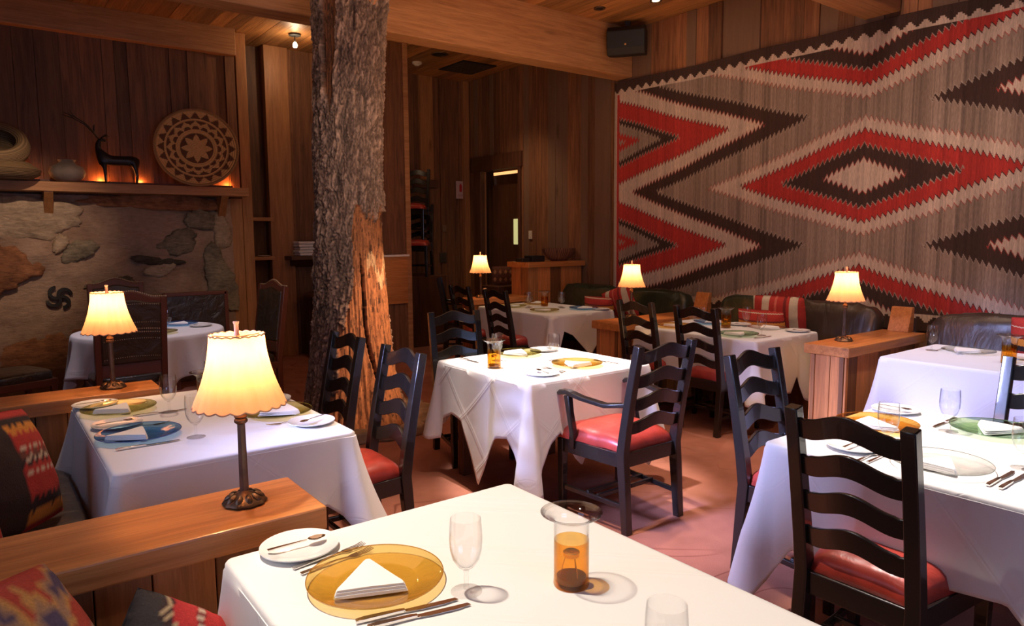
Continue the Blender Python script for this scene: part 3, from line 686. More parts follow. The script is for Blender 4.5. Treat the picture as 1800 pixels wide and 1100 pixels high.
divider('booth_divider', 'middle right wooden divider ending behind two black chairs', 4.47, 5.88, 4.34, 4.69, ZD)
divider('booth_divider', 'farthest wooden divider with a lamp beside the tall counter', 4.55, 5.36, 6.74, 7.06, .82)
# tall counter
ct = thing('service_counter', 'tall plank counter with thick top against the wall by the door', 'counter', (5.83, 6.93, 0))
MB().box(-.49, .45, -.22, .22, 1.16, 1.225).build('counter_top', M_div, ct, bevel=.006)
mb = MB(); boards(mb, -.44, .43, lambda m, a, b, dd, t: m.box(a, b, -.17-dd*.4, -.13, 0, 1.16, t), (.13, .2)); boards(mb, -.44, .43, lambda m, a, b, dd, t: m.box(a, b, .13, .17, 0, 1.16, t), (.13, .2)); boards(mb, -.17, .17, lambda m, a, b, dd, t: m.box(-.455-dd*.4, -.43, a, b, 0, 1.16, t), (.12, .18))
mb.build('panel_boards', M_divp, ct, bevel=.003)
# basket and boxes on the counter
def wickfn(v):
    a = math.atan2(v[1]/.6, v[0]); return (.32, .13, .06) if (int(a*14+v[2]*60)+int(v[2]*45)) % 2 else (.07, .03, .02)
mb = MB().lathe([(.0005, .0), (.5, .0), (.75, .25), (1.0, .75), (1.02, 1.0), (.96, 1.0), (.7, .35), (.0005, .1)], 96, M=Matrix.Diagonal((.25, .15, .16, 1)))
bk = mb.build('wicker_basket', attrmat('wicker', .8, .8, 60, .2), smooth=50, colfn=wickfn); bk.location = (6.02, 6.93, 1.226); tag(bk, 'oval patterned wicker basket on the tall counter', 'basket')
tag(MB().box(5.50, 5.70, 6.83, 7.0, 1.226, 1.30).build('black_box', M_dark, bevel=.008), 'black low box left of the basket on the counter', 'box')
tag(MB().box(5.36, 5.48, 6.85, 7.0, 1.226, 1.27).build('black_box', M_dark, bevel=.006), 'smaller black box at the left end of the counter', 'box')
# wall posts behind the banquette
for y0, y1, lab in ((4.44, 4.60, 'middle'), (2.50, 2.66, 'right')):
    tag(MB().prism([(5.80, ZD), (5.90, ZD), (5.90, .965), (5.86, .965)], y0, y1, lambda a, b, d: Vector((a, d, b))).build('seatback_end_post', M_div, bevel=.006), 'angled wooden end piece between seat backs on the %s divider' % lab, 'post', 'wooden end pieces of the banquette')

# ------------------------------------------------------------------ banquettes
def rbox(name, lx, ly, lz, mat, parent, pw=4, wr=.012, seed=0, nu=40, nv=28):
    """puffy upholstered block, superellipsoid with creases"""
    mb = MB(); vs = []; fs = []
    sgn = lambda x, p: math.copysign(abs(x)**p, x)
    for j in range(nv+1):
        t = -PI/2+PI*j/nv
        for i in range(nu):
            a = 2*PI*i/nu; x = sgn(math.cos(t), 2/pw)*sgn(math.cos(a), 2/pw); y = sgn(math.cos(t), 2/pw)*sgn(math.sin(a), 2/pw); z = sgn(math.sin(t), 2/pw)
            n = noise.noise(Vector((x*2+seed, y*ly*6, z*3)))*wr
            vs.append((x*(lx/2+n), y*ly/2, z*(lz/2+n)))
    for j in range(nv):
        for i in range(nu): k = (i+1) % nu; fs.append((j*nu+i, j*nu+k, (j+1)*nu+k, (j+1)*nu+i))
    return mb.add(vs, fs).build(name, mat, parent, smooth=180)
def banquette(label, y0, y1, backs, side=1, xs=5.42, xb=5.90, mat=M_green):
    yc = (y0+y1)/2; b = thing('banquette', label, 'bench', (0, yc, 0)); L = y1-y0
    x0, x1 = (xs, xb) if side > 0 else (xb, xs)
    MB().box(min(x0, x1)+(.04 if side > 0 else 0), max(x0, x1)+(.3 if side > 0 else -.04), -L/2+.01, L/2-.01, 0, .36).build('bench_base', M_divp, b, bevel=.005)
    s = rbox('seat_cushion', abs(xb-xs)+.04, L-.02, .15, mat, b, 7); s.location = ((x0+x1)/2, 0, .405)
    for (a, c, m_) in backs:
        k = rbox('back_cushion', .20, c-a, .48, m_, b, 4.5, .02, seed=a); k.location = (xb+.0*side if side > 0 else xb, (a+c)/2-yc, .72); k.rotation_euler = (0, math.radians(12*side), 0)
    return b
banquette('far booth bench with green leather back cushions', 4.71, 6.72, [(4.72, 5.62, M_green), (5.65, 6.70, M_green)])
banquette('middle booth bench with green and brown leather back cushions under the rug', 2.75, 4.33, [(3.62, 4.32, M_green), (2.76, 3.58, M_brown)])
banquette('near right booth bench with brown leather back under the rug', .5, 2.39, [(.6, 2.38, M_brown)])
banquette('left booth bench with brown leather seat behind the near divider', 2.245, 4.0, [(2.26, 3.99, M_brown)], -1, .26, -.36, M_brown)
banquette('near left bench with brown leather seat in the bottom corner', -.6, 1.90, [(-.5, 1.89, M_brown)], -1, .22, -.36, M_brown)

# ------------------------------------------------------------------ cushions
def cushion(name, label, w_, h_, t_, mat, loc, rot, group=None, colfn=None):
    mb = MB(); N = 30; vs = []; fs = []
    for s in (1, -1):
        base = len(vs)
        for i in range(N+1):
            for j in range(N+1):
                u, v = i/N*2-1, j/N*2-1; pin = 1-.075*(u*u*v*v)-.05*((1-u*u)*(v*v)+(1-v*v)*u*u)*.8
                th = (max(0, (1-abs(u)**2.2))*max(0, (1-abs(v)**2.2)))**.55
                vs.append((u*w_/2*pin, s*(t_/2*th+.004*noise.noise(Vector((u*4, v*4, s)))), v*h_/2*pin))
        for i in range(N):
            for j in range(N): a = base+i*(N+1)+j; fs.append((a, a+1, a+N+2, a+N+1) if s > 0 else (a, a+N+1, a+N+2, a+1))
    o = mb.add(vs, fs).build(name, mat, smooth=180, colfn=colfn); o.location = loc; o.rotation_euler = rot
    m = o.modifiers.new('weld', 'WELD'); m.merge_threshold = .0009
    return tag(o, label, 'cushion', group)
Rd, Or, Bk, Cr = (.42, .03, .02), (.62, .24, .03), (.025, .012, .01), (.58, .47, .33)
K_hor = stripes('kilim_bands', 'Z', [(0, Rd), (.42, Bk), (.52, Or), (.66, (.16, .02, .015)), (.70, Rd), (.86, Cr), (.88, Rd)], .36, .5, jag=.004, jf=90)
K_ver = stripes('kilim_vertical_stripes', 'X', [(0, Rd), (.12, Cr), (.26, Rd), (.31, (.18, .015, .012)), (.36, Rd), (.48, (.55, .12, .08)), (.52, Rd), (.62, Cr), (.76, Rd), (.92, Cr)], .5, .5)
cushion('throw_cushion', 'red cushion with cream vertical stripes on the middle booth bench', .50, .42, .16, K_ver, (5.66, 3.53, .81), (math.radians(-12), 0, PI/2+.12))
cushion('throw_cushion', 'red, orange and black banded cushion in front of the cream striped one, middle booth', .46, .32, .14, K_hor, (5.50, 3.60, .74), (math.radians(-14), 0, PI/2+.08))
cushion('throw_cushion', 'cream and red striped cushion leaning at an angle in the far booth', .46, .40, .15, K_ver, (5.66, 5.48, .78), (math.radians(-12), math.radians(18), PI/2))
cushion('throw_cushion', 'banded red and orange cushion in the far booth, left of the striped one', .46, .30, .14, K_hor, (5.52, 5.66, .73), (math.radians(-14), 0, PI/2))
cushion('throw_cushion', 'red banded cushion at the right edge of the photo in the near right booth', .46, .40, .16, K_hor, (5.60, 1.52, .80), (math.radians(-14), 0, PI/2))
K_left = stripes('kilim_left', 'Z', [(0, Rd), (.10, Bk), (.17, Or), (.25, Rd), (.44, (.55, .35, .24)), (.455, Rd), (.56, (.10, .05, .03)), (.64, Rd), (.84, Bk), (.90, Or), (.96, Bk)], .44, .5, jag=.012, jf=40)
def leftband(v):
    x, z = v[0], v[2]+.004*math.sin(v[0]*150); t = (z+.23)/.46
    if x < -.06+.05*t: return (.030, .014, .010)
    for hi, c in ((.07, Rd), (.15, Or), (.24, Bk), (.42, Rd), (.435, Cr), (.50, Rd), (.53, Bk), (.56, Cr), (.60, (.16, .05, .03)), (.63, Rd), (.645, Cr), (.76, Rd), (.83, Or), (.90, Bk)):
        if t < hi: return c
    return Rd
cushion('throw_cushion', 'red, orange and black banded cushion on the left booth bench', .50, .46, .17, attrmat('kilim_left_weave', .95, .6, 160, .25), (.03, 3.04, .72), (math.radians(-20), math.radians(6), math.radians(58)), colfn=leftband)
K_cr = stripes('kilim_cream', 'X', [(0, Rd), (.2, Cr), (.5, Rd), (.7, Cr)], .2, 0)
cushion('throw_cushion', 'cream and dark red striped cushion at the left edge, in front of the banded one', .46, .42, .15, K_cr, (-.13, 2.72, .68), (math.radians(-22), 0, math.radians(70)))
def ikat(v):
    x, z = v[0], v[2]; q = noise.noise(Vector((x*9, 0, z*14)))+.5*noise.noise(Vector((x*34, 0, z*10)))+.35*math.sin(z*44+2.2*math.sin(x*16))
    return (.50, .07, .04) if q < -.05 else (.62, .34, .10) if q < .18 else (.42, .26, .15) if q < .42 else (.10, .08, .15)
cushion('throw_cushion', 'red cushion with ragged orange and blue-grey pattern in the bottom left corner', .54, .50, .20, attrmat('ikat_weave', .95, .6, 160, .3), (-.015, 1.47, .69), (math.radians(-30), math.radians(6), math.radians(50)), colfn=ikat)
def halfred(v):
    x, z = v[0]+.01*math.sin(v[2]*70), v[2]
    if x < -.105: return (.045, .035, .033)
    if x < -.075: return (.5, .36, .2) if int(z*90+x*80) % 2 else (.05, .02, .02)
    if -.01 < x < .015: return (.6, .5, .38) if int(z*110) % 2 else (.2, .02, .02)
    return (.50, .03, .03)
cushion('throw_cushion', 'small grey and red cushion with beaded bands against the near divider', .34, .34, .15, attrmat('beaded_kilim', .95, .6, 160, .2), (.285, 1.66, .56), (math.radians(-24), math.radians(40), math.radians(20)), colfn=halfred)
cushion('throw_cushion', 'small patterned cushion beside the tall counter behind the far lamp', .30, .26, .10, attrmat('diamond_weave', .95, .4, 100, .2), (5.62, 7.62, 1.02), (0, 0, math.radians(-30)), colfn=lambda v: (.40, .20, .10) if abs((v[0]*14) % 1-.5)+abs((v[2]*10) % 1-.5) < .32 else (.13, .05, .03))
tag(MB().box(5.40, 5.95, 7.42, 7.80, 0, .89).build('low_cabinet', M_dtrim, bevel=.008), 'dark cabinet under the small patterned cushion behind the counter', 'cabinet')

# ------------------------------------------------------------------ tablecloths and tables
def table(label, x0, x1, y0, y1, z=.745):
    t = thing('dining_table', label, 'table', ((x0+x1)/2, (y0+y1)/2, 0)); hx, hy = (x1-x0)/2-.012, (y1-y0)/2-.012
    MB().box(-hx, hx, -hy, hy, z-.035, z).build('tabletop', M_dtrim, t, bevel=.004)
    for a in (-1, 1):
        for b in (-1, 1): MB().box(a*(hx-.11)-.03, a*(hx-.11)+.03, b*(hy-.11)-.03, b*(hy-.11)+.03, 0, z-.036).build('leg', M_dtrim, t, bevel=.004)
def cloth(label, x0, x1, y0, y1, drops, z=.75, seed=1, flare=.08, folds=.016):
    """square linen cloth over a table; drops = hem depth along the -Y, +X, +Y, -X sides as (position 0..1, depth)"""
    cx, cy = (x0+x1)/2, (y0+y1)/2; R = random.Random(seed); r = .022; per = []
    corners = [((x0, y0), (x1, y0)), ((x1, y0), (x1, y1)), ((x1, y1), (x0, y1)), ((x0, y1), (x0, y0))]; norm = [(0, -1), (1, 0), (0, 1), (-1, 0)]
    for sd in range(4):
        (ax, ay), (bx, by) = corners[sd]; L = math.hypot(bx-ax, by-ay); tx, ty = (bx-ax)/L, (by-ay)/L; nx, ny = norm[sd]; n2 = norm[(sd+1) % 4]; N = 56
        for i in range(N+1):
            s = i/N; q = r+(L-2*r)*s; per.append((ax+tx*q, ay+ty*q, nx, ny, sd, s, 0, min(q, L-q)))
        ccx, ccy = bx-tx*r-nx*r, by-ty*r-ny*r
        for k in range(1, 7):
            a = k/7*PI/2; dx, dy = nx*math.cos(a)+n2[0]*math.sin(a), ny*math.cos(a)+n2[1]*math.sin(a)
            per.append((ccx+dx*r, ccy+dy*r, dx, dy, sd, 1, k/7, 0))
    def interp(L, s):
        for (a, p), (b, q) in zip(L, L[1:]):
            if a <= s <= b: return p+(q-p)*(s-a)/(b-a+1e-9)
        return L[-1][1]
    NK = 22; mb = MB(); rings = []
    pre = [(-.019, 0), (-.010, 0), (-.003, -.002), (.002, -.008), (.003, -.018)]
    P = len(per); ph = [R.uniform(0, 6.28) for _ in range(8)]
    for o_, dz in pre: rings.append([(px+nx*o_-cx, py+ny*o_-cy, z+dz) for (px, py, nx, ny, *_r) in per])
    for k in range(1, NK+1):
        ring = []
        for (px, py, nx, ny, sd, s, arc, dc) in per:
            D0 = drops[sd]; D1 = drops[(sd+1) % 4]; D = interp(D0, s) if arc == 0 else D0[-1][1]*(1-arc)+D1[0][1]*arc
            d = D*k/NK; cor = math.exp(-dc/.14); tpos = px*1.0+py*1.0
            fo = flare*(.22+.75*cor)*d/.4*(.6+.4*min(1, d/.4))
            fo += folds*(d/.3)*(math.sin(tpos*17+ph[0])*.6+math.sin(tpos*37+ph[1])*.3)*(.25+.8*cor)
            # a tucked fold on both sides of every corner
            if arc == 0: fo -= .055*(d/.35)*math.exp(-((dc-.10)/.045)**2)
            fo = max(fo, .001*k)
            ring.append((px+nx*(fo+.004)-cx, py+ny*(fo+.004)-cy, z-.018-max(0, d-.018)*(1-.04*cor)))
        rings.append(ring)
    vs = [v for ring in rings for v in ring]; fs = [tuple(range(P))]
    for k in range(len(rings)-1):
        for i in range(P): j = (i+1) % P; fs.append((k*P+i, k*P+j, (k+1)*P+j, (k+1)*P+i))
    o = mb.add(vs, fs).build('tablecloth', M_cloth, smooth=50, solid=.002); o.location = (cx, cy, 0); o.location.z = .002
    return tag(o, label, 'tablecloth', 'white tablecloths')
std = lambda m, c, t=None: [(0, c), (.12, m+.06), (.25, m), (.5, t or m), (.75, m), (.88, m+.06), (1, c)]
tabs = dict(A=(.44, 1.33, .52, 1.78), B=(.32, 1.20, 2.66, 3.93), C=(2.33, 3.30, 2.93, 3.88), D=(2.38, 3.37, .47, 1.53), E=(4.64, 5.48, .95, 2.17), F=(4.58, 5.44, 3.04, 4.26), G=(4.53, 5.42, 5.34, 6.62))
names = dict(A='near table at the bottom of the photo', B='left booth table', C='centre table', D='right near table', E='far right booth table', F='middle booth table', G='far booth table')
for k, v in tabs.items(): table('square wooden table under the cloth of the '+names[k], *v)
cloth('plain white tablecloth on the near table at the bottom of the photo', *tabs['A'], [std(.3, .5), std(.3, .5), std(.3, .5), std(.34, .55)], seed=1)
cloth('white tablecloth with pressed creases on the left booth table behind the big lamp', *tabs['B'], [[(0, .50), (.1, .36), (.3, .34), (.72, .32), (.85, .28), (.93, .34), (1, .45)], [(0, .45), (.08, .40), (.18, .30), (.4, .28), (.8, .28), (1, .4)], std(.3, .45), [(0, .42), (.3, .36), (.8, .36), (1, .50)]], seed=2, flare=.13)
cloth('white tablecloth with long hanging points on the brightly lit centre table', *tabs['C'], [[(0, .64), (.05, .50), (.12, .36), (.2, .30), (.30, .46), (.37, .52), (.46, .40), (.6, .32), (.8, .34), (.9, .5), (.96, .66), (1, .5)], std(.3, .5), std(.3, .5), [(0, .52), (.06, .50), (.09, .36), (.2, .31), (.32, .33), (.53, .69), (.72, .36), (.84, .34), (.92, .42), (.965, .54), (1, .64)]], seed=3, flare=.08)
cloth('white tablecloth on the right near table behind the foreground chair', *tabs['D'], [std(.3, .5), std(.3, .5), [(0, .5), (.15, .35), (.5, .3), (.85, .36), (.94, .46), (1, .62)], [(0, .62), (.05, .50), (.12, .38), (.4, .34), (.8, .30), (1, .5)]], seed=4, flare=.09)
cloth('blue-lit white tablecloth on the far right booth table', *tabs['E'], [std(.3, .5), std(.3, .5), std(.25, .42), [(0, .46), (.1, .33), (.3, .40), (.7, .42), (1, .5)]], seed=5)
cloth('white tablecloth with pointed corner drapes on the middle booth table', *tabs['F'], [[(0, .5), (.1, .42), (.25, .34), (.42, .44), (.52, .45), (.62, .32), (.72, .52), (.80, .55), (.90, .36), (1, .3)], std(.25, .42), std(.3, .45), [(0, .40), (.3, .34), (.7, .34), (.9, .42), (1, .50)]], seed=6)
cloth('white tablecloth with a cut-up hem on the far booth table', *tabs['G'], [[(0, .50), (.05, .48), (.16, .17), (.30, .22), (.60, .46), (.80, .24), (1, .4)], std(.25, .42), std(.3, .45), [(0, .40), (.3, .36), (.7, .34), (.9, .38), (1, .50)]], seed=7)
# round table by the fireplace
RT = (1.17, 6.80); rt_ = thing('round_table', 'round table under a white cloth in front of the fireplace', 'table', (*RT, 0))
MB().lathe([(.0005, .745), (.58, .745), (.585, .73), (.58, .71), (.0005, .71)], 48).build('tabletop', M_dtrim, rt_, smooth=40); MB().lathe([(.0005, 0), (.28, 0), (.28, .03), (.05, .08), (.05, .709), (.0005, .709)], 24).build('pedestal', M_dtrim, rt_, smooth=40)
mb = MB(); vs = []; fs = []; N = 200; prof = [(.4, 0), (.58, 0), (.590, -.003), (.597, -.012)]+[(.6, -.02-.38*k/16) for k in range(1, 17)]
for i, (r, dz) in enumerate(prof):
    for k in range(N):
        a = 2*PI*k/N; t = max(0, (i-3)/16); sq = abs(math.cos(2*a+.6))**3; D = .30+.22*sq; zz = .75+dz if i < 4 else .73-D*t
        q = r+t*(.05+.035*math.sin(a*11+1)*(.5+t)+.02*math.sin(a*19)); vs.append((q*math.cos(a), q*math.sin(a), zz))
fs.append(tuple(range(N)))
for i in range(len(prof)-1):
    for k in range(N): j = (k+1) % N; fs.append((i*N+k, i*N+j, (i+1)*N+j, (i+1)*N+k))
o = mb.add(vs, fs).build('tablecloth', M_cloth, smooth=50, solid=.002); o.location = (*RT, .002); tag(o, 'white cloth hanging in folds over the round table by the fireplace', 'tablecloth', 'white tablecloths')

# ------------------------------------------------------------------ ladderback chairs
def ladder_chair(arms=False, w_=.40, h_=1.0, name='ladderback_chair'):
    c = thing(name, '', 'chair'); hw = w_/2-.021; fx = hw+.035; fy = .43
    yb = lambda z: -.035+.035*min(z, .42)/.42 if z < .42 else -.105*((z-.42)/(h_-.42))**1.15
    for s in (-1, 1):
        pts = [(s*hw, yb(z), z) for z in (0, .15, .3, .42, .55, .7, .85, h_)]
        MB().sweep(pts, [(.044, .042), (.044, .046), (.046, .052), (.046, .054), (.046, .050), (.046, .046), (.045, .043), (.044, .041)], (0, 1, 0)).build('back_post', M_black, c, bevel=.004, smooth=30)
        MB().sweep([(s*fx, fy, z) for z in (0, .2, .42)], [(.034, .034), (.040, .040), (.044, .044)], (0, 1, 0)).build('front_leg', M_black, c, bevel=.004)
    mb = MB(); zf0, zf1 = .345, .425
    mb.prism([(-fx, fy+.015), (fx, fy+.015), (fx, fy-.01), (-fx, fy-.01)], zf0, zf1, lambda a, b, d: Vector((a, b, d))); mb.box(-hw, hw, -.012, .012, zf0, zf1)
    for s in (-1, 1): mb.prism([(s*hw-.012, 0), (s*fx-.012, fy), (s*fx+.012, fy), (s*hw+.012, 0)], zf0, zf1, lambda a, b, d: Vector((a, b, d)))
    mb.build('seat_frame', M_black, c, bevel=.004)
    # seat pad
    mb = MB(); N = 24; vs = []; fs = []
    for i in range(N+1):
        for j in range(N+1):
            u, v = i/N*2-1, j/N*2-1; yy = .0+(fy+.045)*(v+1)/2; hw2 = (hw-.008)+((fx+.024)-(hw-.008))*(v+1)/2
            e = (max(0, 1-abs(u)**5)*max(0, 1-abs(v)**5))**.45; vs.append((u*hw2, yy, .425+.082*e+.004*noise.noise(Vector((u*3, v*3, 1)))))
    n0 = len(vs)
    for i in range(N):
        for j in range(N): a = i*(N+1)+j; fs.append((a, a+N+1, a+N+2, a+1))
    mb.add(vs, fs).build('seat', M_red, c, smooth=180, solid=.006)
    zs = [.935, .81, .685, .56] if h_ > .9 else [.8, .68, .56]
    for n, zc in enumerate(zs):
        mb = MB(); vs = []; fs = []; K = 26
        for i in range(K+1):
            u = i/K*2-1; b = .5+.5*math.cos(PI*min(1, abs(u)/.85)); top = zc+.033+.035*b-.006*(abs(u) > .8)*(1-abs(u))/.2; bot = zc-.036+.031*b
            y = yb(zc)-.0-.022*(1-u*u); x = u*(hw-.015)
            for yy, z in ((y-.008, bot), (y+.008, bot), (y+.008, top), (y-.008, top)): vs.append((x, yy+yb(z)-yb(zc), z))
        for i in range(K):
            for k in range(4): fs.append((4*i+k, 4*i+(k+1) % 4, 4*i+4+(k+1) % 4, 4*i+4+k))
        fs += [(3, 2, 1, 0), (4*K, 4*K+1, 4*K+2, 4*K+3)]
        mb.add(vs, fs).build('back_slat', M_black, c, smooth=35, bevel=.003)
    for s in (-1, 1): MB().sweep([(s*hw, yb(.14), .14), (s*fx, fy, .14)], (.018, .026)).build('stretcher', M_black, c, bevel=.003)
    for y in (.17, .25): MB().sweep([(-(hw+.015), y, .15), (hw+.015, y, .15)], (.018, .024)).build('stretcher', M_black, c, bevel=.003)
    if arms:
        for s in (-1, 1):
            MB().sweep([(s*hw, -.03, .685), (s*(hw+.03), .10, .665), (s*(fx+.02), .25, .68), (s*(fx+.02), .36, .695), (s*(fx+.02), .41, .69), (s*(fx+.02), .435, .675)], [(.035, .024), (.045, .024), (.048, .024), (.05, .026), (.05, .028), (.04, .02)]).build('arm', M_black, c, bevel=.006, smooth=30)
            MB().sweep([(s*(fx), fy-.085, .38), (s*(fx+.01), fy-.10, .47), (s*(fx+.012), fy-.075, .58), (s*(fx+.014), fy-.06, .675)], [(.034, .04), (.034, .036), (.034, .032), (.034, .042)], (0, 1, 0)).build('arm_support', M_black, c, bevel=.005, smooth=30)
    return c
lc = Proto(ladder_chair()); ac = Proto(ladder_chair(True, .45, 1.0, 'ladderback_armchair'))
ac.put((2.80, 2.485, 0), 0.0, 'black ladderback armchair with red leather seat at the near side of the centre table')
GC = 'black ladderback side chairs with red leather seats'
for x, y, rz, lab in [(2.165, 1.045, -PI/2, 'largest black ladderback chair, in the right foreground, back toward the viewer'),
                      (2.895, 1.835, PI, 'black ladderback chair with blue sheen at the left end of the right near table'),
                      (3.54, .955, PI/2, 'bright blue shining ladderback chair cut by the right edge of the photo'),
                      (1.545, 3.07, PI/2, 'black ladderback chair at the left booth table, nearer to the centre table'),
                      (1.555, 3.745, PI/2, 'black ladderback chair at the left booth table, directly in front of the trunk'),
                      (2.76, 4.28, PI-.2, 'black ladderback chair with cyan sheen at the far side of the centre table'),
                      (4.46, 4.05, -PI/2, 'left one of two black ladderback chairs at the middle booth table'),
                      (4.47, 3.44, -PI/2, 'right one of two black ladderback chairs at the middle booth table'),
                      (4.33, 5.87, -PI/2, 'near black ladderback chair at the far booth table'),
                      (4.38, 6.62, -PI/2, 'dark ladderback chair at the far booth table, left of the lamp')]:
    lc.put((x, y, 0), rz, lab, GC)
lc.put((5.02, 8.80, 1.0), PI*.75, 'lower ladderback chair of the stack in the dark nook right of the partition', GC)
u = lc.put((5.05, 8.93, 1.50), PI*.75, 'ladderback chair stacked high in the dark nook with its red seat showing', GC)
tag(MB().box(4.72, 5.36, 8.62, 9.32, 0, 1.0).build('storage_cabinet', M_dtrim, bevel=.01), 'dark cabinet under the stacked chairs in the nook', 'cabinet')
ac.put((4.98, 8.0, 0), -2.2, 'worn armchair standing behind the far lamp')

# ------------------------------------------------------------------ high-backed leather chairs
def leather_chair():
    c = thing('leather_chair', '', 'chair'); W, Hh = .50, 1.17; hw = W/2
    arch = lambda u: .05*(.5+.5*math.cos(PI*min(1, abs(u)/.75)))
    yb = lambda z: -.10*max(0, (z-.45)/.7)
    def panel(x0, x1, z0, fz, y0, y1, K=24):
        mb = MB(); vs = []; fs = []
        for i in range(K+1):
            u = i/K*2-1; x = (x0+x1)/2+u*(x1-x0)/2; zt = fz(u)
            for yy, z in ((y0, z0), (y1, z0), (y1, zt), (y0, zt)): vs.append((x, yy+yb(z), z))
        for i in range(K):
            for k in range(4): fs.append((4*i+k, 4*i+(k+1) % 4, 4*i+4+(k+1) % 4, 4*i+4+k))
        fs += [(3, 2, 1, 0), (4*K, 4*K+1, 4*K+2, 4*K+3)]; return mb.add(vs, fs)
    panel(-hw, hw, 1.02, lambda u: 1.10+arch(u), -.022, .022).build('top_rail', M_chairw, c, bevel=.006)
    panel(-hw+.04, hw-.04, .60, lambda u: 1.06+arch(u)*.6, -.032, .034).build('leather_back', M_oldl, c, bevel=.012)
    MB().box(-hw+.02, hw-.02, -.025, .02, .50, .60).build('lower_rail', M_chairw, c, bevel=.005)
    for s in (-1, 1):
        MB().sweep([(s*(hw-.022), yb(z), z) for z in (0, .45, .8, 1.105)], (.045, .05), (0, 1, 0)).build('back_post', M_chairw, c, bevel=.005)
        MB().box(s*(hw-.022)-.022, s*(hw-.022)+.022, .42, .465, 0, .42).build('front_leg', M_chairw, c, bevel=.004)
    MB().box(-hw, hw, 0, .47, .36, .42).build('seat_frame', M_chairw, c, bevel=.005)
    s = rbox('seat', W-.01, .46, .10, M_oldl, c, 5, .003); s.location = (0, .24, .445)
    st = MB()
    def stud(x, y, z, r=.0085): st.lathe([(.0005, -r), (r*.7, -r*.7), (r, 0), (r*.7, r*.7), (.0005, r)], 6, M=Matrix.Translation((x, y, z)))
    for i in range(34): u = i/33*2-1; z = 1.105+arch(u); stud(u*hw, yb(z), z)
    for z in (1.045, .905, .855, .83, .78, .64):
        for i in range(26): u = i/25*2-1; z2 = z+.012*(1-u*u); stud(u*(hw-.06), yb(z2)-.034, z2, .006 if z in (.855, .83) else .004)
    st.build('nailhead_trim', plain('nail_brass', (.60, .48, .34), .4, .6), c, smooth=60)
    return c
lt = Proto(leather_chair()); GL = 'high-backed leather chairs around the round table'
lt.put((.90, 6.06, 0), 0.05, 'high-backed leather chair with nailhead bands, its back toward the viewer behind the small lamp', GL)
lt.put((1.10, 7.95, 0), PI+.05, 'high-backed leather chair against the fireplace, partly behind another chair', GL)
lt.put((2.12, 6.62, 0), PI/2+.15, 'high-backed leather chair seen from the side between the table and the trunk', GL)
lt.put((-.06, 6.85, 0), -PI/2+.35, 'high-backed leather chair at the left edge with its seat showing', GL)
bn = thing('fireside_bench', 'dark leather backed bench low against the fireplace, right of the round table', 'bench', (1.87, 8.05, 0))
MB().box(-.30, .30, .08, .14, .38, .96).build('back_panel', M_oldl, bn, bevel=.01); MB().box(-.32, .32, .07, .15, .93, .97).build('top_rail', M_chairw, bn, bevel=.006)
for s in (-1, 1): MB().box(s*.31-.02, s*.31+.02, .07, .15, 0, .96).build('post', M_chairw, bn, bevel=.004); MB().box(s*.31-.02, s*.31+.02, -.34, -.30, 0, .42).build('leg', M_chairw, bn)
MB().box(-.32, .32, -.34, .08, .38, .44).build('seat', M_oldl, bn, bevel=.012)

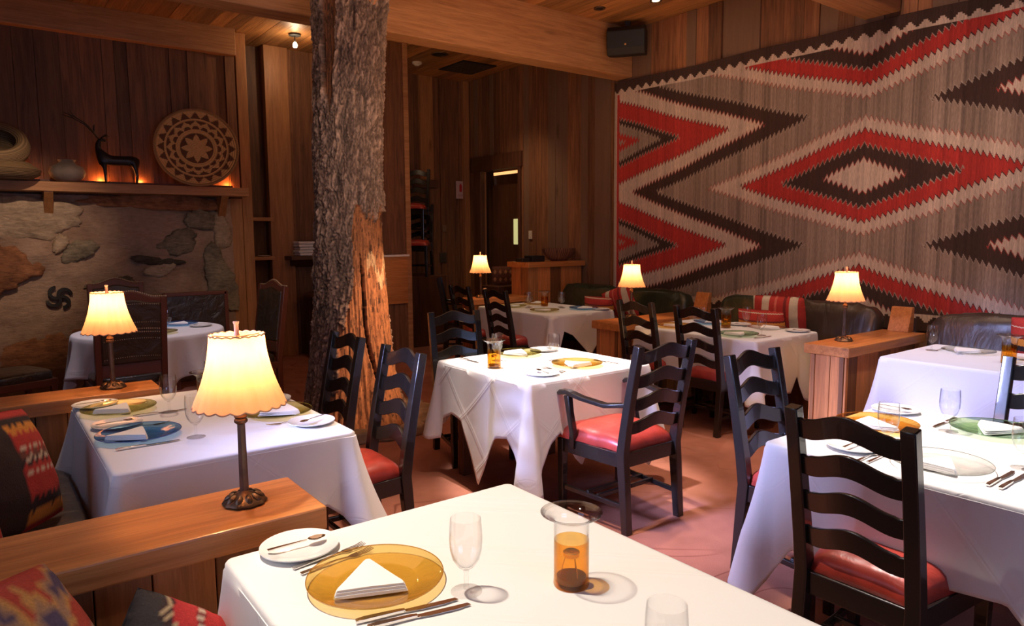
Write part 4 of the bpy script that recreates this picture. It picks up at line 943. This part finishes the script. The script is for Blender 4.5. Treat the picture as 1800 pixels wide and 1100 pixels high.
# ------------------------------------------------------------------ table lamps
def shade_mat():
    m, nt, b, o = nmat('pleated_silk_shade'); nt.nodes.remove(b); co = objco(nt); n = noisen(nt, objco(nt, (1, 1, .3)), 26, 3)
    col = mixc(nt, n, (.82, .42, .23), (.90, .58, .36))
    d = nd(nt, 'ShaderNodeBsdfDiffuse'); t = nd(nt, 'ShaderNodeBsdfTranslucent'); mx = nd(nt, 'ShaderNodeMixShader'); mx.inputs[0].default_value = .55
    nt.links.new(col, d.inputs[0]); nt.links.new(col, t.inputs[0]); nt.links.new(d.outputs[0], mx.inputs[1]); nt.links.new(t.outputs[0], mx.inputs[2]); nt.links.new(mx.outputs[0], o.inputs[0]); return m
M_shade = shade_mat()
def lamp():
    c = thing('table_lamp', '', 'lamp')
    pet = lambda a, i, z: 1+.035*math.cos(a*10) if 1 <= i <= 3 else 1
    MB().lathe([(.0005, 0), (.058, 0), (.062, .006), (.056, .014), (.036, .026), (.016, .034), (.012, .040), (.0005, .042)], 60, rfun=pet).build('base', M_iron, c, smooth=50)
    for k in range(10):
        a = 2*PI*k/10; mm = Matrix.Translation((math.cos(a)*.043, math.sin(a)*.043, .0235)) @ Matrix.Rotation(a, 4, 'Z') @ Matrix.Rotation(math.radians(33), 4, 'Y') @ Matrix.Diagonal((.017, .0105, .006, 1))
        MB().lathe([(.001, -1), (.6, -.8), (1, 0), (.6, .8), (.001, 1)], 12, M=mm).build('base_leaf', M_iron, c, smooth=80)
    flut = lambda a, i, z: 1+.06*math.cos(a*8)
    MB().lathe([(.0005, .038), (.0125, .040), (.0105, .24), (.0005, .241)], 48, rfun=flut).build('stem', M_stem, c, smooth=50)
    MB().lathe([(.0005, .238), (.013, .240), (.019, .246), (.019, .252), (.015, .256), (.019, .262), (.016, .268), (.009, .275), (.008, .33), (.0005, .331)], 24).build('collar', M_iron, c, smooth=50)
    NP = 20; prof = []
    for i in range(15):
        t = i/14; z = .300+.200*t; r = .126-.050*(1-(1-t)**1.8)
        prof.append((r, z))
    def pl(a, i, z): t = i/14; return 1+(.020*(1-t)+.012)*abs(math.cos(a*NP/2))
    mb = MB(); vs = []; fs = []; NA = 160
    for i, (r, z) in enumerate(prof):
        for k in range(NA):
            a = 2*PI*k/NA; q = r*pl(a, i, z); sc = (-.006 if i == 0 else (.004 if i == 14 else 0))*abs(math.cos(a*NP/2)); vs.append((q*math.cos(a), q*math.sin(a), z+sc))
    for i in range(14):
        for k in range(NA): j = (k+1) % NA; fs.append((i*NA+k, i*NA+j, (i+1)*NA+j, (i+1)*NA+k))
    sh = mb.add(vs, fs).build('lamp_shade', M_shade, c, smooth=70)
    for i, z0 in ((0, .300), (14, .50)):
        pp = MB(); pts = []
        for k in range(NA):
            a = 2*PI*k/NA; q = prof[i][0]*pl(a, i, 0); pts.append((q*math.cos(a), q*math.sin(a), z0+(-.006 if i == 0 else .004)*abs(math.cos(a*NP/2))))
        pp.tube(pts, .0022, 5, closed=True); pp.build('shade_piping', plain('shade_trim', (.55, .30, .18), .8), sh, smooth=80)
    ring = MB()
    for k in range(3): a = 2*PI*k/3; ring.tube([(0, 0, .495), (math.cos(a)*.074, math.sin(a)*.074, .497)], .0015, 5)
    ring.tube([(0, 0, .33), (0, 0, .50)], .003, 6); ring.build('shade_frame', M_iron, c, smooth=60)
    MB().lathe([(.0005, .498), (.009, .499), (.009, .503), (.0065, .506), (.0065, .532), (.0085, .536), (.0085, .541), (.0005, .542)], 20).build('finial', plain('ivory_finial', (.72, .50, .36), .4), c, smooth=50)
    MB().lathe([(.0005, .335), (.012, .34), (.018, .38), (.014, .405), (.0005, .412)], 20).build('bulb', emit('lamp_bulb', (1.0, .72, .40), 12), c, smooth=80)
    d = bpy.data.lights.new('lamp_light', 'POINT'); d.energy = LAMP_W; d.color = (1.0, .55, .24); d.shadow_soft_size = .022
    o = bpy.data.objects.new('lamp_light', d); COL.objects.link(o); o.parent = c; o.location = (0, 0, .452)
    return c
LAMP_W = 6.6
lp = Proto(lamp()); GLm = 'pleated shade table lamps on the dividers'
for x, y, z, lab in [(.583, 2.085, ZD, 'largest lit table lamp with pleated shade, on the near left divider'), (.527, 4.17, ZD, 'lit table lamp on the second left divider, in front of the leather chair'),
                     (5.01, 2.60, ZD, 'lit table lamp on the right divider in front of the rug'), (4.90, 4.60, ZD, 'lit table lamp on the middle right divider at the left edge of the rug'), (4.76, 6.90, .82, 'small far lit table lamp left of the tall counter')]:
    lp.put((x, y, z), .3, lab, GLm)
# ------------------------------------------------------------------ tableware
TZ = .7535
def goblet():
    c = thing('water_goblet', '', 'glass')
    MB().lathe([(.0005, .050), (.006, .051), (.018, .060), (.030, .078), (.036, .100), (.0375, .125), (.0365, .150), (.0345, .172), (.0335, .172), (.0352, .150), (.0362, .125), (.0348, .101), (.0285, .080), (.0165, .063), (.0005, .056)], 40).build('bowl', G_clear, c, smooth=80)
    MB().lathe([(.0005, .052), (.0065, .050), (.0045, .042), (.0055, .034), (.0048, .02), (.007, .008), (.0005, .007)], 16).build('stem', G_clear, c, smooth=80)
    MB().lathe([(.0005, .009), (.010, .007), (.030, .003), (.0355, .0015), (.0355, 0), (.0005, 0)], 36).build('foot', G_clear, c, smooth=60)
    return c
def charger(mat, name):
    rm = dict(amber=(.50, .26, .04), orange=(.50, .20, .03), olive=(.24, .20, .04), yellow=(.45, .42, .10), blue=(.05, .12, .40), green=(.08, .17, .09), clear=(.22, .25, .22))[mat.name.split('_')[0].replace('pale', 'clear')]
    o = MB().lathe([(.0005, .004), (.085, .004), (.10, .006), (.135, .017), (.154, .022), (.1565, .0225), (.1565, .0195), (.152, .018), (.134, .013), (.10, .002), (.085, 0), (.0005, 0)], 64).build(name, mat, smooth=50)
    rmat = bpy.data.materials.get('rim_'+mat.name) or plain('rim_'+mat.name, rm, .08, spec=.8, coat=1)
    MB().tube([(.1560*math.cos(2*PI*i/72), .1560*math.sin(2*PI*i/72), .0212) for i in range(72)], .0012, 6, closed=True).build('rim', rmat, o, smooth=80); return tag(o, 'x', 'plate')
def hurricane():
    c = thing('candle_vase', '', 'candle holder')
    MB().lathe([(.040, .075), (.040, .125), (.0405, .150), (.048, .160), (.064, .168), (.070, .171), (.070, .173), (.063, .171), (.047, .163), (.0385, .152), (.0380, .125), (.0380, .075)], 48).build('clear_collar', G_clear, c, smooth=60)
    MB().lathe([(.0600, .166), (.066, .1685), (.0705, .1715), (.0705, .1735), (.064, .1705)], 48).build('flared_rim', G_smoke, c, smooth=60)
    MB().lathe([(.0005, .0), (.040, .0), (.0415, .004), (.0402, .02), (.0402, .108), (.0385, .108), (.0385, .012), (.0005, .010)], 48).build('amber_glass_body', G_hur, c, smooth=60)
    MB().lathe([(.0005, .010), (.034, .010), (.034, .022), (.0005, .022)], 32).build('base_disc', plain('dark_amber_base', (.20, .09, .02), .3), c, smooth=40)
    h = MB(); h.lathe([(.0005, .068), (.018, .068), (.019, .078), (.016, .080), (.0005, .076)], 20)
    for k in range(3): a = 2*PI*k/3; h.tube([(math.cos(a)*.012, math.sin(a)*.012, .070), (math.cos(a)*.020, math.sin(a)*.020, .045), (math.cos(a)*.024, math.sin(a)*.024, .0225)], .0012, 6)
    h.build('tealight_holder', M_brass, c, smooth=60); return c
def bread_plate():
    return tag(MB().lathe([(.0005, .005), (.055, .005), (.065, .007), (.090, .014), (.098, .016), (.098, .013), (.088, .009), (.062, .001), (.055, 0), (.0005, 0)], 56).build('bread_plate', M_china, smooth=50), 'x', 'plate')
def napkin():
    # folded triangle, thick rolled base and thin tip, several layers
    mb = MB()
    for L in range(3):
        z0 = L*.0058; sh = L*.004; K = 10; vs = []; fs = []
        for i in range(K+1):
            t = i/K; yy = -.062+sh*.4+(.162-sh*1.5)*t; hwid = (.083-sh*.6)*(1-t)**.92+.005
            if i == 0: hwid -= .006
            zt = z0+.0078*(1-.55*t)+.0012*math.sin(t*5+L); sag = .5*(1-t)
            for x, z in ((-hwid, z0+.001), (-hwid*.93, zt), (0, zt+.0025*sag), (hwid*.93, zt), (hwid, z0+.001), (0, z0)): vs.append((x, yy-(.007 if i == 0 and abs(x) < .9*hwid and L < 3 else 0)*0, z))
        for i in range(K):
            for k in range(6): fs.append((6*i+k, 6*i+(k+1) % 6, 6*i+6+(k+1) % 6, 6*i+6+k))
        fs += [tuple(range(6))[::-1], tuple(6*K+k for k in range(6))]
        mb.add(vs, fs)
    return tag(mb.build('folded_napkin', M_napkin, smooth=50, bevel=.002), 'x', 'napkin')
def fork():
    mb = MB(); mb.sweep([(0, -.095, .004), (0, -.06, .005), (0, 0, .006), (0, .035, .003)], [(.013, .003), (.011, .003), (.005, .0035), (.007, .0025)])
    mb.sweep([(0, .035, .003), (0, .045, .002), (0, .06, .003)], [(.012, .0025), (.022, .002), (.023, .002)])
    for k in range(4): x = -.0095+k*.0063; mb.sweep([(x, .058, .003), (x, .08, .004), (x, .10, .009)], [(.0036, .002), (.0034, .002), (.0016, .0014)])
    return tag(mb.build('fork', M_steel, smooth=40, bevel=.0006), 'x', 'fork')
def knife():
    mb = MB(); mb.sweep([(0, -.11, .005), (0, -.09, .006), (0, -.02, .006), (0, -.005, .005)], [(.012, .006), (.014, .007), (.011, .006), (.009, .006)])
    mb.prism([(-.006, -.008), (.006, -.008), (.010, .03), (.010, .08), (.004, .115), (-.006, .11)], .003, .0045, lambda a, b, d: Vector((a, b, d))); return tag(mb.build('knife', M_steel, smooth=40, bevel=.0006), 'x', 'knife')
def spoon():
    mb = MB(); mb.sweep([(0, -.08, .004), (0, -.05, .005), (0, .02, .006)], [(.011, .003), (.009, .003), (.004, .003)])
    mb.lathe([(.001, .002), (.6, .12), (1, .5), (.9, .5), (.5, .2), (.001, .12)], 20, M=Matrix.Translation((0, .045, .002)) @ Matrix.Diagonal((.014, .024, .012, 1))); return tag(mb.build('butter_knife', M_steel, smooth=50), 'x', 'butter knife')
P_g, P_h, P_bp, P_n, P_f, P_k, P_s = Proto(goblet()), Proto(hurricane()), Proto(bread_plate()), Proto(napkin()), Proto(fork()), Proto(knife()), Proto(spoon())
P_c = {k: Proto(charger(m, 'charger_plate')) for k, m in dict(amber=G_amber, orange=G_orange, olive=G_olive, yellow=G_yellow, blue=G_blue, green=G_green, clear=G_pale).items()}
GG, GB, GN, GF, GK, GS, GCh, GH = 'stemmed water glasses', 'white side plates', 'folded white napkins', 'dinner forks', 'dinner knives', 'butter knives on side plates', 'coloured glass charger plates', 'amber candle vases'
E_, W_, N_, S_ = -PI/2, PI/2, 0, PI       # facing of a diner: the +y axis of an item points away from the diner
def gob(x, y, l): P_g.put((x, y, TZ), .2, 'clear water glass '+l, GG)
def vase(x, y, l): P_h.put((x, y, TZ), .4, 'amber glass candle vase '+l, GH)
def chg(col, x, y, l): P_c[col].put((x, y, TZ), 0, {'clear': 'pale clear'}.get(col, col)+' glass charger plate '+l, GCh)
def nap(x, y, rz, l, on=True): P_n.put((x, y, TZ+(.0235 if 0 else .006)), rz, 'folded white napkin '+l, GN)
def bp(x, y, l, rz=None):
    P_bp.put((x, y, TZ), 0, 'round white side plate '+l, GB)
    if rz is not None:
        o = P_s.put((x, y, TZ+.0155), rz, 'butter knife on the side plate '+l, GS)
def frk(x, y, rz, l): P_f.put((x, y, TZ), rz, 'silver fork '+l, GF)
def knf(x, y, rz, l): P_k.put((x, y, TZ), rz, 'silver knife '+l, GK)
# near table
bp(.608, 1.711, 'at the far left corner of the near table', E_-.05); chg('amber', .685, 1.434, 'on the near table'); nap(.668, 1.43, -.40, 'on the amber charger of the near table')
frk(.650, 1.622, E_+.1, 'farther of the pair left of the amber charger on the near table'); frk(.655, 1.585, E_+.1, 'nearer of the pair left of the amber charger on the near table')
knf(.68, 1.275, E_-.22, 'nearer the amber charger of the pair at the bottom of the photo'); knf(.69, 1.24, E_-.22, 'lower of the pair at the bottom edge of the near table')
gob(.828, 1.270, 'on the near table, between charger and vase'); vase(1.037, 1.150, 'largest, on the near table'); gob(.895, .750, 'on the near table, only its rim showing at the bottom edge'); bp(.60, 1.09, 'cut off by the bottom edge of the photo')
# left booth table
bp(.405, 3.835, 'at the far left corner of the left booth table', E_); chg('yellow', .48, 3.66, 'on the left booth table'); nap(.47, 3.65, -.55, 'on the yellow charger'); frk(.52, 3.76, E_, 'beside the yellow charger'); gob(.66, 3.49, 'behind the yellow charger on the left booth table')
bp(.43, 3.36, 'between the yellow and blue chargers', E_); chg('blue', .475, 3.13, 'on the left booth table'); nap(.45, 3.13, -.55, 'on the blue charger of the left booth table'); frk(.52, 3.28, E_, 'beside the blue charger of the left booth table'); knf(.478, 2.965, E_, 'in front of the blue charger'); knf(.62, 3.49, E_, 'in front of the yellow charger')
gob(.655, 2.975, 'right of the blue charger, beside the big lamp shade'); vase(.82, 3.47, 'half hidden by the big lamp shade'); gob(.92, 3.76, 'behind the big lamp shade')
chg('olive', 1.035, 3.14, 'on the left booth table, right of the big shade'); nap(1.05, 3.13, W_, 'on the olive charger right of the big shade'); bp(1.10, 2.885, 'at the near right corner of the left booth table', W_+.5); frk(1.03, 2.96, W_, 'between the olive charger and the right side plate'); bp(1.10, 3.42, 'beyond the olive charger on the left booth table', W_)
# centre table
vase(2.46, 3.43, 'on the centre table'); gob(2.62, 3.62, 'hidden behind the vase on the centre table'); chg('olive', 2.86, 3.71, 'at the far side of the centre table'); nap(2.86, 3.71, S_, 'on the olive charger of the centre table'); bp(3.10, 3.73, 'at the far right of the centre table', S_+.3)
chg('amber', 2.90, 3.17, 'on the centre table'); nap(2.88, 3.16, N_, 'on the amber charger of the centre table'); gob(2.90, 3.385, 'behind the amber charger of the centre table'); bp(2.55, 3.08, 'at the near corner of the centre table', N_-.2); frk(2.70, 3.14, N_, 'left of the amber charger on the centre table'); frk(2.67, 3.13, N_, 'beside the near side plate of the centre table'); knf(3.11, 3.13, N_, 'right of the amber charger on the centre table'); knf(2.48, 3.74, S_, 'at the far left of the centre table')
# right near table
chg('orange', 2.93, 1.365, 'behind the foreground chair rail'); nap(2.90, 1.36, S_, 'on the orange charger behind the foreground chair'); bp(3.24, 1.43, 'at the far end of the right near table', S_)
gob(2.655, 1.195, 'in front of the orange charger, right near table'); bp(2.56, 1.27, 'seen through the foreground chair back', E_); frk(2.50, 1.185, E_, 'left one of the pair seen past the foreground chair'); frk(2.52, 1.155, E_, 'right one of the pair seen past the foreground chair')
chg('clear', 2.585, .985, 'right of the foreground chair post'); nap(2.56, .985, E_, 'under the clear charger rim right of the foreground chair'); gob(3.075, 1.150, 'between the orange and green chargers'); chg('green', 3.20, 1.03, 'on the right near table'); nap(3.21, 1.03, W_, 'on the green charger of the right near table'); knf(3.20, 1.21, W_, 'left of the green charger')
gob(2.78, .805, 'at the right edge, in front of the green charger'); knf(2.60, .81, E_, 'left one of the pair at the right edge of the right near table'); knf(2.60, .775, E_, 'right one of the pair at the right edge of the right near table'); vase(2.95, .70, 'on the right near table beyond the photo edge')
# far right booth table
gob(5.15, 2.06, 'on the far right booth table'); chg('clear', 5.22, 1.86, 'on the far right booth table'); nap(5.20, 1.88, W_, 'on the charger of the far right booth table'); vase(5.00, 1.56, 'on the far right booth table'); bp(5.25, 1.55, 'behind the vase on the far right booth table'); frk(5.20, 2.03, W_, 'beside the glass on the far right booth table')
# middle booth table
gob(4.97, 3.93, 'left one of the close pair behind the middle chair'); gob(4.975, 3.83, 'right one of the close pair behind the middle chair'); gob(5.27, 3.60, 'near the cushions on the middle booth table'); gob(4.905, 3.21, 'at the near right of the middle booth table'); vase(5.08, 3.67, 'on the middle booth table')
chg('green', 4.765, 3.325, 'on the middle booth table'); nap(4.75, 3.33, E_, 'on the green charger of the middle booth table'); bp(5.32, 3.15, 'at the right corner of the middle booth table', W_); chg('clear', 5.26, 3.39, 'in front of the striped cushions'); nap(5.26, 3.39, W_, 'on the charger in front of the striped cushions')
chg('orange', 4.80, 3.99, 'on the middle booth table'); nap(4.80, 3.99, E_, 'on the orange charger of the middle booth table'); chg('blue', 5.24, 3.94, 'on the middle booth table'); nap(5.24, 3.94, W_, 'on the blue charger of the middle booth table'); bp(5.32, 3.70, 'behind the vase on the middle booth table', W_); knf(4.80, 3.13, E_, 'beside the green charger of the middle booth table')
# far booth table
gob(4.83, 6.08, 'left one of the pair on the far booth table'); gob(4.90, 6.14, 'farther left glass on the far booth table'); gob(5.12, 5.84, 'nearer one of the right pair on the far booth table'); gob(5.17, 5.92, 'farther one of the right pair on the far booth table'); vase(5.10, 6.12, 'on the far booth table')
chg('olive', 4.75, 5.70, 'on the far booth table'); nap(4.74, 5.70, E_, 'on the olive charger of the far booth table'); chg('blue', 5.22, 5.60, 'on the far booth table'); nap(5.22, 5.60, W_, 'on the blue charger of the far booth table'); chg('yellow', 4.77, 6.28, 'at the far left of the far booth table'); nap(4.77, 6.28, E_, 'on the yellow charger of the far booth table')
chg('amber', 5.20, 6.38, 'at the far side of the far booth table'); nap(5.20, 6.38, W_, 'on the amber charger of the far booth table'); bp(5.30, 5.42, 'at the near right corner of the far booth table', W_)
# round table
gob(1.30, 6.72, 'on the round table by the fireplace'); chg('clear', .80, 6.72, 'at the left side of the round table'); chg('blue', 1.46, 7.00, 'on the round table'); nap(1.45, 7.0, W_, 'on the blue charger of the round table'); bp(1.58, 6.76, 'at the right side of the round table', W_); knf(.98, 6.60, 0, 'at the left side of the round table'); chg('olive', 1.17, 6.48, 'behind the near leather chair on the round table')

# ------------------------------------------------------------------ wall and ceiling fittings
def plate(name, label, cat, x0, x1, y0, y1, z0, z1, mat=M_white, toggle=None):
    t = thing(name, label, cat, ((x0+x1)/2, (y0+y1)/2, (z0+z1)/2)); hx, hy, hz = (x1-x0)/2, (y1-y0)/2, (z1-z0)/2
    MB().box(-hx, hx, -hy, hy, -hz, hz).build('cover_plate', mat, t, bevel=.002)
    if toggle == 'X': MB().box(-hx-.008, -hx, -hy*.3, hy*.3, -hz*.4, hz*.4).build('toggle', mat, t)
    else: MB().box(-hx*.3, hx*.3, -hy-.008, -hy, -hz*.4, hz*.4).build('toggle', mat, t)
    return t
plate('light_switch', 'white light switch right of the door', 'switch', XW-.035, XW-.022, 7.80, 7.87, 1.50, 1.62, plain('cream_plastic', (.75, .68, .55), .4), 'X')
plate('light_switch', 'small brown switch on the far wall left of the door', 'switch', 5.80, 5.86, YF-.035, YF-.022, 1.62, 1.72, plain('brown_plate', (.22, .12, .07), .4))
plate('outlet_cover', 'dark metal switch plate below the brown switch on the far wall', 'switch', 5.74, 5.86, YF-.035, YF-.022, 1.14, 1.30, plain('dull_metal_plate', (.12, .09, .07), .4, .6))
sg = thing('fire_sign', 'small pale fire extinguisher sign with a red symbol, left of the door', 'sign', (6.135, YF-.035, 2.27))
MB().box(-.085, .085, -.004, .004, -.135, .135).build('sign_board', plain('sign_pale', (.60, .42, .40), .6), sg)
s = MB(); s.box(-.022, .022, -.008, -.004, -.03, .075); s.box(-.012, .012, -.008, -.004, .075, .095); s.build('extinguisher_symbol', plain('sign_red', (.55, .02, .02), .5), sg)
s = MB(); [s.box(-.05, .05, -.007, -.004, z, z+.008) for z in (-.08, -.10)]; s.build('sign_text_lines', plain('sign_grey', (.4, .25, .24), .6), sg)
sp = thing('wall_speaker', 'black loudspeaker mounted high at the corner of beam and rug wall', 'speaker', (6.0, 5.74, 3.69), math.radians(36)); 
b = MB(); b.prism([(-.10, .16), (.12, .15), (.12, -.12), (-.10, -.15), (-.15, -.08), (-.17, .10)], -.21, .21, lambda a, z, d: Vector((a, d, z))); b.build('cabinet', M_dark, sp, bevel=.01)
MB().box(-.165, -.152, -.01, .01, -.06, -.04).build('badge', M_brass, sp); MB().box(.0, .05, -.03, .03, .13, .24).build('mount_arm', M_dark, sp)
def recess(name, label, x, y, lit, r=.075):
    c = thing(name, label, 'ceiling light' if lit else 'ceiling fitting', (x, y, ZC)); MB().lathe([(r-.012, -.006), (r+.012, -.008), (r+.014, -.001), (r-.012, -.0005)], 32, close=True).build('trim_ring', M_iron, c, smooth=50)
    MB().lathe([(.0005, -.0012), (r-.01, -.001), (r-.01, -.0005), (.0005, -.0003)], 24).build('lens' if lit else 'opening', emit('downlight', (1.0, .86, .6), 60) if lit else M_dark, c)
recess('recessed_light', 'lit recessed ceiling light at the top edge above the speaker', 5.72, 5.08, True, .05)
recess('recessed_light', 'dark recessed ceiling can left of the speaker', 5.43, 5.60, False, .05)
recess('recessed_light', 'dark ceiling can with a pale ring behind the beam', 5.05, 8.20, False, .10)
sl = thing('spotlight', 'small lit ceiling spotlight left of the trunk', 'ceiling light', (3.18, 8.40, ZC)); MB().lathe([(.0005, 0), (.07, 0), (.07, -.02), (.0005, -.025)], 24).build('canopy', M_dark, sl, smooth=40); MB().tube([(0, 0, -.02), (0, 0, -.09)], .006).build('stem', M_dark, sl)
MB().lathe([(.0005, -.16), (.018, -.155), (.026, -.13), (.018, -.10), (.0005, -.09)], 20).build('bulb', emit('spot_bulb', (1.0, .88, .6), 60), sl, smooth=80)
d = bpy.data.lights.new('spotlight_light', 'POINT'); d.energy = 7; d.color = WARM; d.shadow_soft_size = .03; o = bpy.data.objects.new('spotlight_light', d); COL.objects.link(o); o.parent = sl; o.location = (0, -.05, -.22)
sm = MB().lathe([(.0005, -.05), (.03, -.05), (.045, -.03), (.065, -.025), (.065, 0), (.0005, 0)], 28).build('smoke_detector', M_white, smooth=50); sm.location = (5.02, 8.75, ZC); tag(sm, 'round pale smoke detector on the ceiling behind the beam', 'smoke detector')
v = thing('air_vent', 'dark square slatted air vent in the ceiling near the far corner', 'vent', (5.75, 8.60, ZC)); MB().box(-.28, .28, -.32, .32, -.012, 0).build('vent_frame', M_dark, v)
s = MB(); [s.box(-.26, .26, -.29+k*.06, -.26+k*.06, -.02, -.012) for k in range(10)]; s.build('slats', plain('vent_slats', (.05, .035, .03), .5), v)
